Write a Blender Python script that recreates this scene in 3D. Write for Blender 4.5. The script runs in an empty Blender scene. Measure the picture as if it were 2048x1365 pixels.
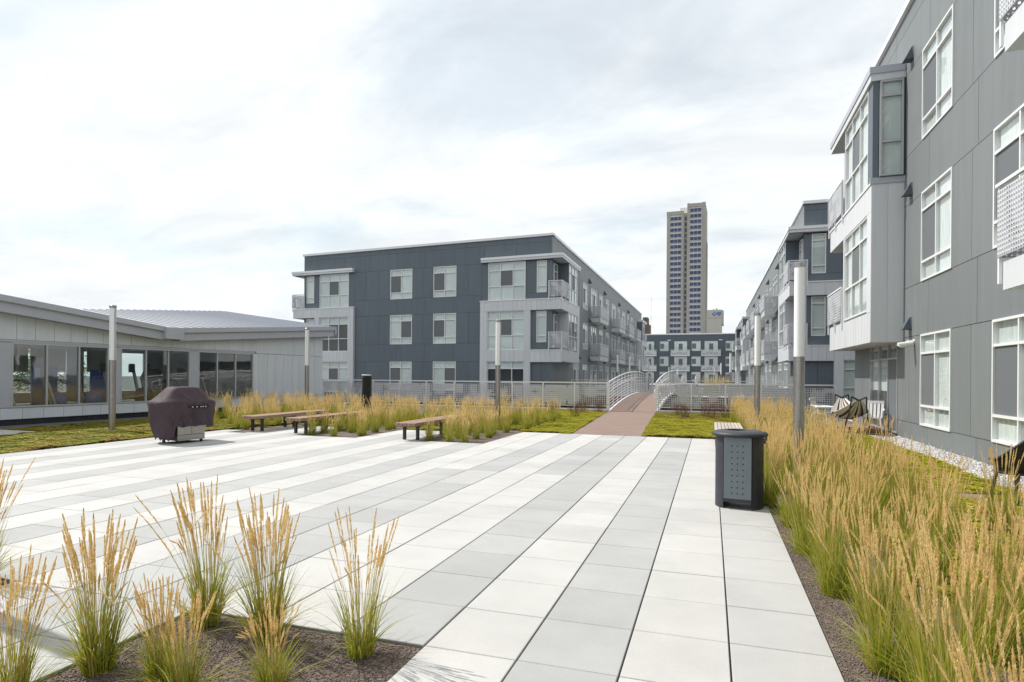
import bpy, math, random
import numpy as np
from mathutils import Matrix, Vector

random.seed(7)
RNG = np.random.default_rng(7)
R = math.radians
SC = bpy.context.scene
COL = SC.collection

# ------------------------------------------------------------------ camera
EYE = 1.707
yaw, roll, FPX = -0.31502, 0.00767, 1220.8
cam = bpy.data.cameras.new('camera')
cam.sensor_width = 36.0
cam.lens = FPX / 2048 * 36.0
cam.shift_y = (750.85 - 682.5) / 2048
cam.clip_start, cam.clip_end = 0.05, 6000
camo = bpy.data.objects.new('camera', cam)
COL.objects.link(camo)
fw = Vector((math.sin(yaw), math.cos(yaw), 0))
r0 = Vector((math.cos(yaw), -math.sin(yaw), 0))
up0 = Vector((0, 0, 1))
rv = r0 * math.cos(roll) + up0 * math.sin(roll)
uv = up0 * math.cos(roll) - r0 * math.sin(roll)
camo.matrix_world = Matrix(((rv.x, uv.x, -fw.x, 0), (rv.y, uv.y, -fw.y, 0), (rv.z, uv.z, -fw.z, EYE), (0, 0, 0, 1)))
SC.camera = camo

# ------------------------------------------------------------------ sky, sun, exposure
SUN_EL = R(51)
sdx, sdy = -0.985, 0.17                      # horizontal direction towards the sun
world = bpy.data.worlds.new('World')
SC.world = world
world.use_nodes = True
wn, wl = world.node_tree.nodes, world.node_tree.links
wn.clear()
w_out = wn.new('ShaderNodeOutputWorld')
w_bg = wn.new('ShaderNodeBackground')
w_sky = wn.new('ShaderNodeTexSky')
w_sky.sky_type = 'NISHITA'
w_sky.sun_disc = False
w_sky.sun_elevation = SUN_EL
w_sky.sun_rotation = math.atan2(sdx, sdy)
w_sky.air_density, w_sky.dust_density, w_sky.ozone_density = 1.0, 1.0, 0.0
w_tc = wn.new('ShaderNodeTexCoord')
# thin wind-drawn cloud: noise on a plane high above, reached through the view direction
w_sep = wn.new('ShaderNodeSeparateXYZ')
wl.new(w_tc.outputs['Generated'], w_sep.inputs[0])
w_zc = wn.new('ShaderNodeMath'); w_zc.operation = 'MAXIMUM'; w_zc.inputs[1].default_value = 0.0
wl.new(w_sep.outputs['Z'], w_zc.inputs[0])
w_za = wn.new('ShaderNodeMath'); w_za.operation = 'ADD'; w_za.inputs[1].default_value = 0.22
wl.new(w_zc.outputs[0], w_za.inputs[0])
w_cmb = wn.new('ShaderNodeCombineXYZ')
for i, k in enumerate('XY'):
    d = wn.new('ShaderNodeMath'); d.operation = 'DIVIDE'
    wl.new(w_sep.outputs[k], d.inputs[0]); wl.new(w_za.outputs[0], d.inputs[1])
    wl.new(d.outputs[0], w_cmb.inputs[i])
w_map = wn.new('ShaderNodeMapping')
w_map.inputs['Rotation'].default_value = (0, 0, R(38))
w_map.inputs['Scale'].default_value = (0.8, 1.35, 1)
w_map.inputs['Location'].default_value = (3.1, 1.7, 0)
wl.new(w_cmb.outputs[0], w_map.inputs[0])
w_n1 = wn.new('ShaderNodeTexNoise')
w_n1.inputs['Scale'].default_value = 1.25
w_n1.inputs['Detail'].default_value = 9
w_n1.inputs['Roughness'].default_value = 0.58
w_n1.inputs['Distortion'].default_value = 0.35
wl.new(w_map.outputs[0], w_n1.inputs['Vector'])
w_rmp = wn.new('ShaderNodeMapRange')
w_rmp.interpolation_type = 'SMOOTHSTEP'
w_rmp.inputs['From Min'].default_value = 0.34
w_rmp.inputs['From Max'].default_value = 0.56
w_rmp.inputs['To Min'].default_value = 0.70
w_rmp.inputs['To Max'].default_value = 1.0
wl.new(w_n1.outputs['Fac'], w_rmp.inputs['Value'])
w_mix = wn.new('ShaderNodeMix'); w_mix.data_type = 'RGBA'
wl.new(w_rmp.outputs[0], w_mix.inputs['Factor'])
w_tint = wn.new('ShaderNodeVectorMath'); w_tint.operation = 'MULTIPLY'
w_tint.inputs[1].default_value = (.92, 1.12, 1.06)
wl.new(w_sky.outputs[0], w_tint.inputs[0])
wl.new(w_tint.outputs[0], w_mix.inputs[6])
CLOUD = 8.9
w_n2 = wn.new('ShaderNodeTexNoise')
w_n2.inputs['Scale'].default_value = 2.3
w_n2.inputs['Detail'].default_value = 10
w_n2.inputs['Roughness'].default_value = 0.62
w_n2.inputs['Distortion'].default_value = 0.6
wl.new(w_map.outputs[0], w_n2.inputs['Vector'])
w_r2 = wn.new('ShaderNodeMapRange')
w_r2.inputs['From Min'].default_value = 0.35
w_r2.inputs['From Max'].default_value = 0.62
w_r2.inputs['To Min'].default_value = 0.885
w_r2.inputs['To Max'].default_value = 1.04
wl.new(w_n2.outputs['Fac'], w_r2.inputs['Value'])
w_cs = wn.new('ShaderNodeVectorMath'); w_cs.operation = 'SCALE'
w_cs.inputs[0].default_value = (CLOUD * .965, CLOUD * 1.0, CLOUD * 1.02)
wl.new(w_r2.outputs[0], w_cs.inputs['Scale'])
wl.new(w_cs.outputs[0], w_mix.inputs[7])
wl.new(w_mix.outputs[2], w_bg.inputs['Color'])
w_bg.inputs['Strength'].default_value = 0.10
wl.new(w_bg.outputs[0], w_out.inputs['Surface'])

sun = bpy.data.lights.new('sun', 'SUN')
sun.energy = 4.1
sun.angle = R(.6)
sun.color = (1.0, 0.955, 0.89)
suno = bpy.data.objects.new('sun', sun)
COL.objects.link(suno)
sd = Vector((sdx * math.cos(SUN_EL), sdy * math.cos(SUN_EL), math.sin(SUN_EL)))
suno.rotation_euler = sd.to_track_quat('Z', 'Y').to_euler()
suno.location = (-30, 5, 40)

SC.view_settings.view_transform = 'Standard'
SC.view_settings.look = 'None'
SC.view_settings.gamma = 1.0
SC.view_settings.use_curve_mapping = False
SC.view_settings.exposure = 0.26
SC.render.engine = 'CYCLES'
SC.cycles.max_bounces = 8
SC.cycles.transparent_max_bounces = 16
SC.cycles.caustics_reflective = False
SC.cycles.caustics_refractive = False

# ------------------------------------------------------------------ materials
MATS = {}


def mat(name, col, rough=0.6, metal=0.0, var=0.0, scale=6.0, bump=0.0, bscale=60.0, spec=0.5, obj_var=0.0, island=0.0, streak=False):
    m = bpy.data.materials.new(name)
    m.use_nodes = True
    nt = m.node_tree
    b = nt.nodes['Principled BSDF']
    b.inputs['Roughness'].default_value = rough
    b.inputs['Metallic'].default_value = metal
    b.inputs['Specular IOR Level'].default_value = spec
    src = None
    rgb = nt.nodes.new('ShaderNodeRGB')
    rgb.outputs[0].default_value = (*col, 1)
    src = rgb.outputs[0]
    tc = nt.nodes.new('ShaderNodeTexCoord')

    def scaled(fac_socket, amount):
        nonlocal src
        mr = nt.nodes.new('ShaderNodeMapRange')
        mr.inputs['To Min'].default_value = 1 - amount
        mr.inputs['To Max'].default_value = 1 + amount
        nt.links.new(fac_socket, mr.inputs['Value'])
        vm = nt.nodes.new('ShaderNodeVectorMath'); vm.operation = 'SCALE'
        nt.links.new(src, vm.inputs[0])
        nt.links.new(mr.outputs[0], vm.inputs['Scale'])
        src = vm.outputs[0]
    if var:
        n = nt.nodes.new('ShaderNodeTexNoise')
        n.inputs['Scale'].default_value = scale
        n.inputs['Detail'].default_value = 6
        n.inputs['Roughness'].default_value = 0.65
        gp = nt.nodes.new('ShaderNodeNewGeometry')
        if streak:
            mp = nt.nodes.new('ShaderNodeMapping')
            mp.inputs['Scale'].default_value = (3, 3, 0.25)
            nt.links.new(gp.outputs['Position'], mp.inputs[0])
            nt.links.new(mp.outputs[0], n.inputs['Vector'])
        else:
            nt.links.new(gp.outputs['Position'], n.inputs['Vector'])
        mr0 = nt.nodes.new('ShaderNodeMapRange')
        mr0.inputs['From Min'].default_value = 0.3
        mr0.inputs['From Max'].default_value = 0.7
        nt.links.new(n.outputs['Fac'], mr0.inputs['Value'])
        scaled(mr0.outputs[0], var)
    if obj_var:
        oi = nt.nodes.new('ShaderNodeObjectInfo')
        scaled(oi.outputs['Random'], obj_var)
    if island:
        ge = nt.nodes.new('ShaderNodeNewGeometry')
        scaled(ge.outputs['Random Per Island'], island)
    nt.links.new(src, b.inputs['Base Color'])
    if bump:
        n2 = nt.nodes.new('ShaderNodeTexNoise')
        n2.inputs['Scale'].default_value = bscale
        n2.inputs['Detail'].default_value = 4
        g2 = nt.nodes.new('ShaderNodeNewGeometry')
        nt.links.new(g2.outputs['Position'], n2.inputs['Vector'])
        bp = nt.nodes.new('ShaderNodeBump')
        bp.inputs['Strength'].default_value = bump
        bp.inputs['Distance'].default_value = 0.01
        nt.links.new(n2.outputs['Fac'], bp.inputs['Height'])
        nt.links.new(bp.outputs[0], b.inputs['Normal'])
    MATS[name] = m
    return m


def leafmat(name, cols, rough=0.6, trans=0.35):
    """leaf colour picked per blade from a ramp, with light let through"""
    m = bpy.data.materials.new(name)
    m.use_nodes = True
    nt = m.node_tree
    b = nt.nodes['Principled BSDF']
    g = nt.nodes.new('ShaderNodeNewGeometry')
    rp = nt.nodes.new('ShaderNodeValToRGB')
    el = rp.color_ramp.elements
    while len(el) < len(cols):
        el.new(0.5)
    for i, c in enumerate(cols):
        el[i].position = i / (len(cols) - 1)
        el[i].color = (*c, 1)
    nt.links.new(g.outputs['Random Per Island'], rp.inputs[0])
    nt.links.new(rp.outputs[0], b.inputs['Base Color'])
    b.inputs['Roughness'].default_value = rough
    b.inputs['Specular IOR Level'].default_value = 0.3
    t = nt.nodes.new('ShaderNodeBsdfTranslucent')
    nt.links.new(rp.outputs[0], t.inputs[0])
    mx = nt.nodes.new('ShaderNodeMixShader')
    mx.inputs[0].default_value = trans
    out = nt.nodes['Material Output']
    nt.links.new(b.outputs[0], mx.inputs[1])
    nt.links.new(t.outputs[0], mx.inputs[2])
    nt.links.new(mx.outputs[0], out.inputs[0])
    MATS[name] = m
    return m


def glassmat(name, tint, refl=1.0):
    m = bpy.data.materials.new(name)
    m.use_nodes = True
    nt = m.node_tree
    nt.nodes.remove(nt.nodes['Principled BSDF'])
    out = nt.nodes['Material Output']
    tr = nt.nodes.new('ShaderNodeBsdfTransparent'); tr.inputs[0].default_value = (*tint, 1)
    gl = nt.nodes.new('ShaderNodeBsdfGlossy'); gl.inputs['Roughness'].default_value = 0.02
    fr = nt.nodes.new('ShaderNodeFresnel'); fr.inputs['IOR'].default_value = 1.6
    mu = nt.nodes.new('ShaderNodeMath'); mu.operation = 'MULTIPLY'; mu.inputs[1].default_value = refl; mu.use_clamp = True
    nt.links.new(fr.outputs[0], mu.inputs[0])
    gb = nt.nodes.new('ShaderNodeNewGeometry')
    iv = nt.nodes.new('ShaderNodeMath'); iv.operation = 'SUBTRACT'; iv.inputs[0].default_value = 1.0
    nt.links.new(gb.outputs['Backfacing'], iv.inputs[1])
    m2 = nt.nodes.new('ShaderNodeMath'); m2.operation = 'MULTIPLY'
    nt.links.new(mu.outputs[0], m2.inputs[0]); nt.links.new(iv.outputs[0], m2.inputs[1])
    # slight waviness of real panes
    n = nt.nodes.new('ShaderNodeTexNoise'); n.inputs['Scale'].default_value = 0.9
    g = nt.nodes.new('ShaderNodeNewGeometry')
    nt.links.new(g.outputs['Position'], n.inputs['Vector'])
    bp = nt.nodes.new('ShaderNodeBump'); bp.inputs['Strength'].default_value = 0.05; bp.inputs['Distance'].default_value = 0.05
    nt.links.new(n.outputs['Fac'], bp.inputs['Height'])
    nt.links.new(bp.outputs[0], gl.inputs['Normal'])
    mx = nt.nodes.new('ShaderNodeMixShader')
    nt.links.new(m2.outputs[0], mx.inputs[0])
    nt.links.new(tr.outputs[0], mx.inputs[1])
    nt.links.new(gl.outputs[0], mx.inputs[2])
    nt.links.new(mx.outputs[0], out.inputs[0])
    MATS[name] = m
    return m


mat('paver_light', (.452, .447, .434), .75, var=.085, scale=1.1, bump=.25, bscale=260, obj_var=.045)
mat('paver_grey', (.355, .360, .358), .75, var=.085, scale=1.1, bump=.25, bscale=260, obj_var=.06)
mat('paver_mid', (.405, .404, .396), .75, var=.085, scale=1.1, bump=.25, bscale=260, obj_var=.05)
mat('joint', (.035, .035, .033), .9)
mat('concrete', (.42, .42, .41), .8, var=.12, scale=2.5, bump=.2, bscale=80)
mat('soil', (.125, .098, .082), .95, var=.35, scale=9, bump=.7, bscale=120)
mat('mulch_grain', (.19, .145, .125), .9, island=.55)
mat('gravel_stone', (.46, .45, .44), .8, island=.4)
mat('dark_gravel', (.10, .105, .12), .9, var=.35, scale=30, bump=.6, bscale=90)
mat('path_brown', (.215, .150, .122), .8, var=.10, scale=2.2, bump=.2, bscale=140)
mat('rust_fascia', (.20, .085, .055), .7, var=.2, scale=3)
mat('street', (.07, .07, .07), .9, var=.2, scale=.5)
mat('slate_panel', (.108, .134, .160), .55, var=.07, scale=1.1, obj_var=.06, streak=True)
mat('grey_panel', (.168, .184, .190), .5, var=.07, scale=1.2, obj_var=.05, streak=True)
mat('far_panel', (.075, .098, .118), .55, var=.06, scale=.8)
mat('core_dark', (.03, .033, .036), .8)  # dark at the joints; behind clear panes it paints the dark of unlit rooms
mat('silver_clad', (.58, .598, .625), .42, .0, var=.05, scale=1.5, obj_var=.035, streak=True)
mat('silver_trim', (.74, .75, .77), .4, .0)
mat('club_wall', (.565, .60, .64), .45, .0, var=.05, scale=1.2, obj_var=.03, streak=True)
mat('club_trim', (.40, .42, .475), .45, .0, var=.04, scale=2)
mat('club_roof', (.58, .585, .595), .38, .15, var=.06, scale=2)
mat('window_frame', (.74, .75, .76), .4, .1)
mat('alu_frame', (.45, .46, .48), .4, .4)
mat('blind', (.76, .79, .775), .85, var=.07, scale=1.5, obj_var=.10)
mat('curtain', (.78, .79, .78), .9, var=.20, scale=7, streak=True, obj_var=.08)  # vertical streaks put the shading of the curtain folds into the colour
mat('screen', (.125, .138, .150), .6)
mat('interior_dark', (.045, .05, .052), .9)
mat('interior_wall', (.58, .60, .60), .9)
glassmat('glass', (.94, .965, .962), 1.5)
glassmat('glass_gym', (.90, .945, .93), 2.8)
mat('perforated_alu', (.52, .53, .56), .45, .3)
mat('rail_white', (.74, .745, .75), .42, .2)
mat('stainless', (.34, .325, .31), .3, .9, var=.10, scale=18)
mat('lamp_white', (.80, .81, .82), .35)
mat('wood_top', (.30, .19, .135), .7, var=.22, scale=14, bump=.25, bscale=70, obj_var=.12)
mat('wood_grey', (.40, .345, .31), .75, var=.2, scale=14, bump=.25, bscale=70, obj_var=.10)
mat('black_metal', (.022, .023, .026), .5)
mat('bin_dark', (.030, .032, .040), .55, var=.15, scale=12)
mat('bin_grey', (.165, .20, .225), .5, var=.06, scale=6)
mat('cover_brown', (.056, .036, .045), .78, var=.16, scale=7, bump=.2, bscale=25)
mat('black_cloth', (.012, .012, .014), .85, var=.3, scale=8)
mat('white_plastic', (.72, .72, .71), .4)
mat('stripe_white', (.66, .62, .57), .9)
mat('stripe_black', (.03, .03, .034), .9)
mat('stripe_tan', (.36, .27, .21), .9)
mat('red_mat', (.22, .035, .035), .95)
mat('wicker', (.014, .014, .016), .45, bump=.6, bscale=150)
mat('tower_concrete', (.43, .415, .37), .8, var=.12, scale=.06)
mat('tower_white', (.66, .65, .64), .7)
mat('tower_glass', (.05, .064, .15), .2, obj_var=.25)
mat('pale_stone', (.55, .53, .48), .8, var=.04, scale=.05)
mat('emblem_blue', (.05, .16, .46), .5)
mat('brown_brick', (.17, .12, .10), .85, var=.2, scale=.3)
mat("gym_blue", (.04, .22, .85), .6)
mat('gym_cream', (.62, .58, .46), .9)
mat('twig_red', (.13, .055, .04), .8, island=.4)
leafmat('grass_leaf', [(.14, .24, .016), (.24, .32, .02), (.44, .42, .03), (.56, .46, .10), (.20, .29, .02), (.66, .54, .22)], .5, .40)
leafmat('grass_stem', [(.55, .45, .15), (.64, .51, .22), (.45, .43, .10)], .6, .3)
leafmat('grass_plume', [(.86, .66, .31), (.90, .73, .39), (.78, .57, .23), (.92, .80, .50)], .8, .40)
leafmat('sedum_leaf', [(.36, .15, .05), (.22, .26, .022), (.38, .37, .03), (.47, .42, .04), (.26, .27, .03), (.34, .22, .05)], .6, .30)
leafmat('sedum_dark', [(.10, .135, .022), (.20, .22, .03), (.38, .36, .045), (.26, .13, .05), (.09, .10, .03)], .7, .25)
leafmat('tree_leaf', [(.05, .08, .02), (.09, .12, .03), (.14, .15, .04)], .6, .35)


def patchy(name, scale):
    nt = MATS[name].node_tree
    rp = next(n for n in nt.nodes if n.type == 'VALTORGB')
    g = next(n for n in nt.nodes if n.type == 'NEW_GEOMETRY')
    nz = nt.nodes.new('ShaderNodeTexNoise'); nz.inputs['Scale'].default_value = scale; nz.inputs['Detail'].default_value = 4
    nt.links.new(g.outputs['Position'], nz.inputs['Vector'])
    mr = nt.nodes.new('ShaderNodeMapRange'); mr.inputs['From Min'].default_value = .38; mr.inputs['From Max'].default_value = .68
    nt.links.new(nz.outputs['Fac'], mr.inputs['Value'])
    mx = nt.nodes.new('ShaderNodeMix'); mx.inputs[0].default_value = .42
    nt.links.new(mr.outputs[0], mx.inputs[2]); nt.links.new(g.outputs['Random Per Island'], mx.inputs[3])
    nt.links.new(mx.outputs[0], rp.inputs[0])


patchy('sedum_leaf', 1.1)
patchy('sedum_dark', 1.3)


def weather(name, speck=.10, stain=.16):
    """fine speckle and a few soft water marks on concrete"""
    nt = MATS[name].node_tree
    b = nt.nodes['Principled BSDF']
    src = b.inputs['Base Color'].links[0].from_socket
    g = nt.nodes.new('ShaderNodeNewGeometry')
    for scale, lo, hi, amt, det in ((140, .30, .70, speck, 2), (.55, .60, .74, -stain, 8), (38, .70, .78, -.22, 3)):
        n = nt.nodes.new('ShaderNodeTexNoise'); n.inputs['Scale'].default_value = scale; n.inputs['Detail'].default_value = det
        nt.links.new(g.outputs['Position'], n.inputs['Vector'])
        mr = nt.nodes.new('ShaderNodeMapRange')
        mr.inputs['From Min'].default_value, mr.inputs['From Max'].default_value = lo, hi
        mr.inputs['To Min'].default_value, mr.inputs['To Max'].default_value = (1 - amt, 1 + amt) if amt > 0 else (1, 1 + amt)
        nt.links.new(n.outputs['Fac'], mr.inputs['Value'])
        vm = nt.nodes.new('ShaderNodeVectorMath'); vm.operation = 'SCALE'
        nt.links.new(src, vm.inputs[0]); nt.links.new(mr.outputs[0], vm.inputs['Scale'])
        src = vm.outputs[0]
    nt.links.new(src, b.inputs['Base Color'])


for _n in ('paver_light', 'paver_grey', 'paver_mid'): weather(_n)
weather('path_brown', .12, .2)
weather('grey_panel', .03, .10)
weather('slate_panel', .03, .12)
weather('bin_dark', .08, .25)
weather('cover_brown', .08, .25)


# ------------------------------------------------------------------ geometry helpers
class MB:
    def __init__(s):
        s.v, s.f = [], []

    def quad(s, a, b, c, d):
        n = len(s.v)
        s.v += [a, b, c, d]
        s.f.append((n, n + 1, n + 2, n + 3))
        return s

    def box(s, x0, x1, y0, y1, z0, z1):
        if x0 > x1: x0, x1 = x1, x0
        if y0 > y1: y0, y1 = y1, y0
        if z0 > z1: z0, z1 = z1, z0
        n = len(s.v)
        s.v += [(x0, y0, z0), (x1, y0, z0), (x1, y1, z0), (x0, y1, z0), (x0, y0, z1), (x1, y0, z1), (x1, y1, z1), (x0, y1, z1)]
        s.f += [tuple(n + i for i in q) for q in ((3, 2, 1, 0), (4, 5, 6, 7), (0, 1, 5, 4), (1, 2, 6, 5), (2, 3, 7, 6), (3, 0, 4, 7))]
        return s

    def bevelbox(s, x0, x1, y0, y1, z0, z1, b):
        """box with its top edges chamfered"""
        n = len(s.v)
        s.v += [(x0, y0, z0), (x1, y0, z0), (x1, y1, z0), (x0, y1, z0),
                (x0, y0, z1 - b), (x1, y0, z1 - b), (x1, y1, z1 - b), (x0, y1, z1 - b),
                (x0 + b, y0 + b, z1), (x1 - b, y0 + b, z1), (x1 - b, y1 - b, z1), (x0 + b, y1 - b, z1)]
        s.f += [tuple(n + i for i in q) for q in ((3, 2, 1, 0), (8, 9, 10, 11), (0, 1, 5, 4), (1, 2, 6, 5), (2, 3, 7, 6), (3, 0, 4, 7),
                                                  (4, 5, 9, 8), (5, 6, 10, 9), (6, 7, 11, 10), (7, 4, 8, 11))]
        return s

    def tube(s, pts, r, k=8, cap=True):
        pts = [Vector(p) for p in pts]
        n0 = len(s.v)
        rad = r if isinstance(r, (list, tuple)) else [r] * len(pts)
        ref = None
        for i, p in enumerate(pts):
            t = (pts[min(i + 1, len(pts) - 1)] - pts[max(i - 1, 0)])
            t.normalize()
            if ref is None:
                ref = Vector((0, 0, 1)) if abs(t.z) < .9 else Vector((1, 0, 0))
            a = t.cross(ref); a.normalize()
            b = a.cross(t)
            for j in range(k):
                th = 2 * math.pi * j / k
                q = p + (a * math.cos(th) + b * math.sin(th)) * rad[i]
                s.v.append(tuple(q))
        for i in range(len(pts) - 1):
            for j in range(k):
                a0 = n0 + i * k + j
                a1 = n0 + i * k + (j + 1) % k
                s.f.append((a0, a1, a1 + k, a0 + k))
        if cap:
            s.f.append(tuple(n0 + j for j in range(k))[::-1])
            s.f.append(tuple(n0 + (len(pts) - 1) * k + j for j in range(k)))
        return s

    def lathe(s, prof, k=20, c=(0, 0, 0), sx=1.0, sy=1.0):
        n0 = len(s.v)
        for (r, z) in prof:
            for j in range(k):
                th = 2 * math.pi * j / k
                s.v.append((c[0] + r * math.cos(th) * sx, c[1] + r * math.sin(th) * sy, c[2] + z))
        for i in range(len(prof) - 1):
            for j in range(k):
                a0 = n0 + i * k + j
                a1 = n0 + i * k + (j + 1) % k
                s.f.append((a0, a1, a1 + k, a0 + k))
        return s

    def disc(s, c, r, k=16, z=None):
        n0 = len(s.v)
        for j in range(k):
            th = 2 * math.pi * j / k
            s.v.append((c[0] + r * math.cos(th), c[1] + r * math.sin(th), c[2]))
        s.f.append(tuple(range(n0, n0 + k)))
        return s

    def prism(s, poly, z0, z1):
        n, k = len(s.v), len(poly)
        s.v += [(x, y, z0) for x, y in poly] + [(x, y, z1) for x, y in poly]
        s.f.append(tuple(n + i for i in range(k))[::-1])
        s.f.append(tuple(n + k + i for i in range(k)))
        for i in range(k):
            j = (i + 1) % k
            s.f.append((n + i, n + j, n + k + j, n + k + i))
        return s

    def slab(s, top, th):
        """thick sheet: polygon of 3-D points and a thickness downward"""
        n, k = len(s.v), len(top)
        s.v += [tuple(p) for p in top] + [(p[0], p[1], p[2] - th) for p in top]
        s.f.append(tuple(n + i for i in range(k)))
        s.f.append(tuple(n + k + i for i in range(k))[::-1])
        for i in range(k):
            j = (i + 1) % k
            s.f.append((n + i, n + k + i, n + k + j, n + j))
        return s

    def mesh(s, name, m, smooth=False):
        me = bpy.data.meshes.new(name)
        me.from_pydata(s.v, [], s.f)
        if isinstance(m, str):
            m = MATS[m]
        if m: me.materials.append(m)
        if smooth:
            me.polygons.foreach_set('use_smooth', [True] * len(me.polygons))
        me.update()
        return me


def link(name, me, parent=None, loc=(0, 0, 0), rz=0.0):
    o = bpy.data.objects.new(name, me)
    COL.objects.link(o)
    o.location = loc
    o.rotation_euler = (0, 0, rz)
    if parent: o.parent = parent
    return o


def obj(name, mb, m, parent=None, loc=(0, 0, 0), rz=0.0, smooth=False):
    return link(name, mb.mesh(name, m, smooth), parent, loc, rz)


def thing(name, label, cat, loc=(0, 0, 0), rz=0.0, group=None):
    o = bpy.data.objects.new(name, None)
    o.empty_display_size = .2
    COL.objects.link(o)
    o.location = loc
    o.rotation_euler = (0, 0, rz)
    o['label'] = label
    o['category'] = cat
    if group: o['group'] = group
    return o


def tag(o, label, cat, group=None):
    o['label'] = label
    o['category'] = cat
    if group: o['group'] = group
    return o


def struct(name, mb, m, parent=None, smooth=False):
    o = obj(name, mb, m, parent, smooth=smooth)
    if parent is None: o['kind'] = 'structure'
    return o


def stuff(o):
    o['kind'] = 'stuff'
    return o


def npmesh(name, verts, faces, mats, matidx=None, smooth=False):
    """fast mesh from numpy: verts (n,3), faces (m,k) of one size or list of such arrays"""
    if not isinstance(faces, list): faces = [faces]
    me = bpy.data.meshes.new(name)
    verts = np.asarray(verts, dtype=np.float32)
    me.vertices.add(len(verts))
    me.vertices.foreach_set('co', verts.ravel())
    loops = np.concatenate([f.ravel() for f in faces]).astype(np.int32)
    sizes = np.concatenate([np.full(len(f), f.shape[1]) for f in faces])
    starts = np.concatenate([[0], np.cumsum(sizes)[:-1]]).astype(np.int32)
    me.loops.add(len(loops))
    me.loops.foreach_set('vertex_index', loops)
    me.polygons.add(len(sizes))
    me.polygons.foreach_set('loop_start', starts)
    for m in mats: me.materials.append(MATS[m])
    if matidx is not None:
        me.polygons.foreach_set('material_index', np.asarray(matidx, dtype=np.int32))
    if smooth:
        me.polygons.foreach_set('use_smooth', np.ones(len(sizes), dtype=bool))
    me.update(calc_edges=True)
    me.validate()
    return me


def scatter(name, base_v, base_f, pos, scl, rotz, mats, tilt=None, island=None):
    """joined copies of one little shape at many places"""
    base_v = np.asarray(base_v, float); base_f = np.asarray(base_f, int)
    n, k = len(pos), len(base_v)
    c, s = np.cos(rotz)[:, None], np.sin(rotz)[:, None]
    x, y, z = base_v[:, 0][None], base_v[:, 1][None], base_v[:, 2][None]
    if tilt is not None:
        ct, st = np.cos(tilt)[:, None], np.sin(tilt)[:, None]
        y, z = y * ct - z * st, y * st + z * ct
    sc = np.asarray(scl)
    if sc.ndim == 1: sc = np.stack([sc] * 3, 1)
    x, y, z = x * sc[:, :1], y * sc[:, 1:2], z * sc[:, 2:3]
    X = x * c - y * s + pos[:, 0:1]
    Y = x * s + y * c + pos[:, 1:2]
    Z = z + np.zeros_like(X) + pos[:, 2:3]
    V = np.stack([X, Y, Z], 2).reshape(-1, 3)
    F = (base_f[None] + (np.arange(n) * k)[:, None, None]).reshape(-1, base_f.shape[1])
    return npmesh(name, V, F, mats)


# local frame of a facade: x to the viewer's left, y outward, z up
class Frame:
    def __init__(s, ox, oy, ux, uy):
        L = math.hypot(ux, uy)
        s.o = (ox, oy); s.u = (ux / L, uy / L)
        s.n = (-s.u[1], s.u[0])
        # outward normal so that u x n = +z
        s.rz = math.atan2(s.u[1], s.u[0])

    def p(s, u, d, z):
        return (s.o[0] + s.u[0] * u + s.n[0] * d, s.o[1] + s.u[1] * u + s.n[1] * d, z)

    def pts(s, u, d):
        q = s.p(u, d, 0)
        return (q[0], q[1])


MESHES = {}


def cached(key, fn):
    if key not in MESHES: MESHES[key] = fn()
    return MESHES[key]


def fobj(name, fr, parent, me, u, d, z):
    o = bpy.data.objects.new(name, me)
    COL.objects.link(o)
    o.parent = parent
    q = fr.p(u, d, z)
    pl = parent.location
    o.location = (q[0] - pl.x, q[1] - pl.y, q[2] - pl.z)
    o.rotation_euler = (0, 0, fr.rz)
    return o


def fbox(name, fr, parent, u0, u1, d0, d1, z0, z1, m):
    if u0 > u1: u0, u1 = u1, u0
    w, h, t = round(u1 - u0, 3), round(z1 - z0, 3), round(d1 - d0, 3)
    me = cached(('box', name, w, h, t, m), lambda: MB().box(0, w, 0, t, 0, h).mesh(name, m))
    return fobj(name, fr, parent, me, u0, d0, z0)


def spans(u0, u1, gaps):
    out, a = [], u0
    for g0, g1 in sorted((min(g), max(g)) for g in gaps):
        if g1 <= u0 or g0 >= u1: continue
        if g0 > a + 1e-3: out.append((a, g0))
        a = max(a, g1)
    if u1 > a + 1e-3: out.append((a, u1))
    return out


def course(fr, parent, z0, z1, u0, u1, step, m, gaps=(), phase=0.0, d0=-.1, d1=0.0, gap=.014, name='cladding_panel', even=False, joined=None):
    """one course of cladding boards between u0 and u1, each its own part; windows stay open"""
    for a, b in spans(u0, u1, gaps):
        if even:
            n = max(1, round((b - a) / step))
            js = [a + (b - a) * i / n for i in range(n + 1)]
        else:
            js = [a]
            k = math.floor((a - phase) / step) + 1
            while phase + k * step < b - .12:
                if phase + k * step > a + .12: js.append(phase + k * step)
                k += 1
            js.append(b)
        for p, q in zip(js[:-1], js[1:]):
            if joined is not None:
                joined.box(p + gap / 2, q - gap / 2, d0, d1, z0 + gap / 2, z1 - gap / 2)
            else:
                fbox(name, fr, parent, p + gap / 2, q - gap / 2, d0, d1, z0 + gap / 2, z1 - gap / 2, m)


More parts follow.
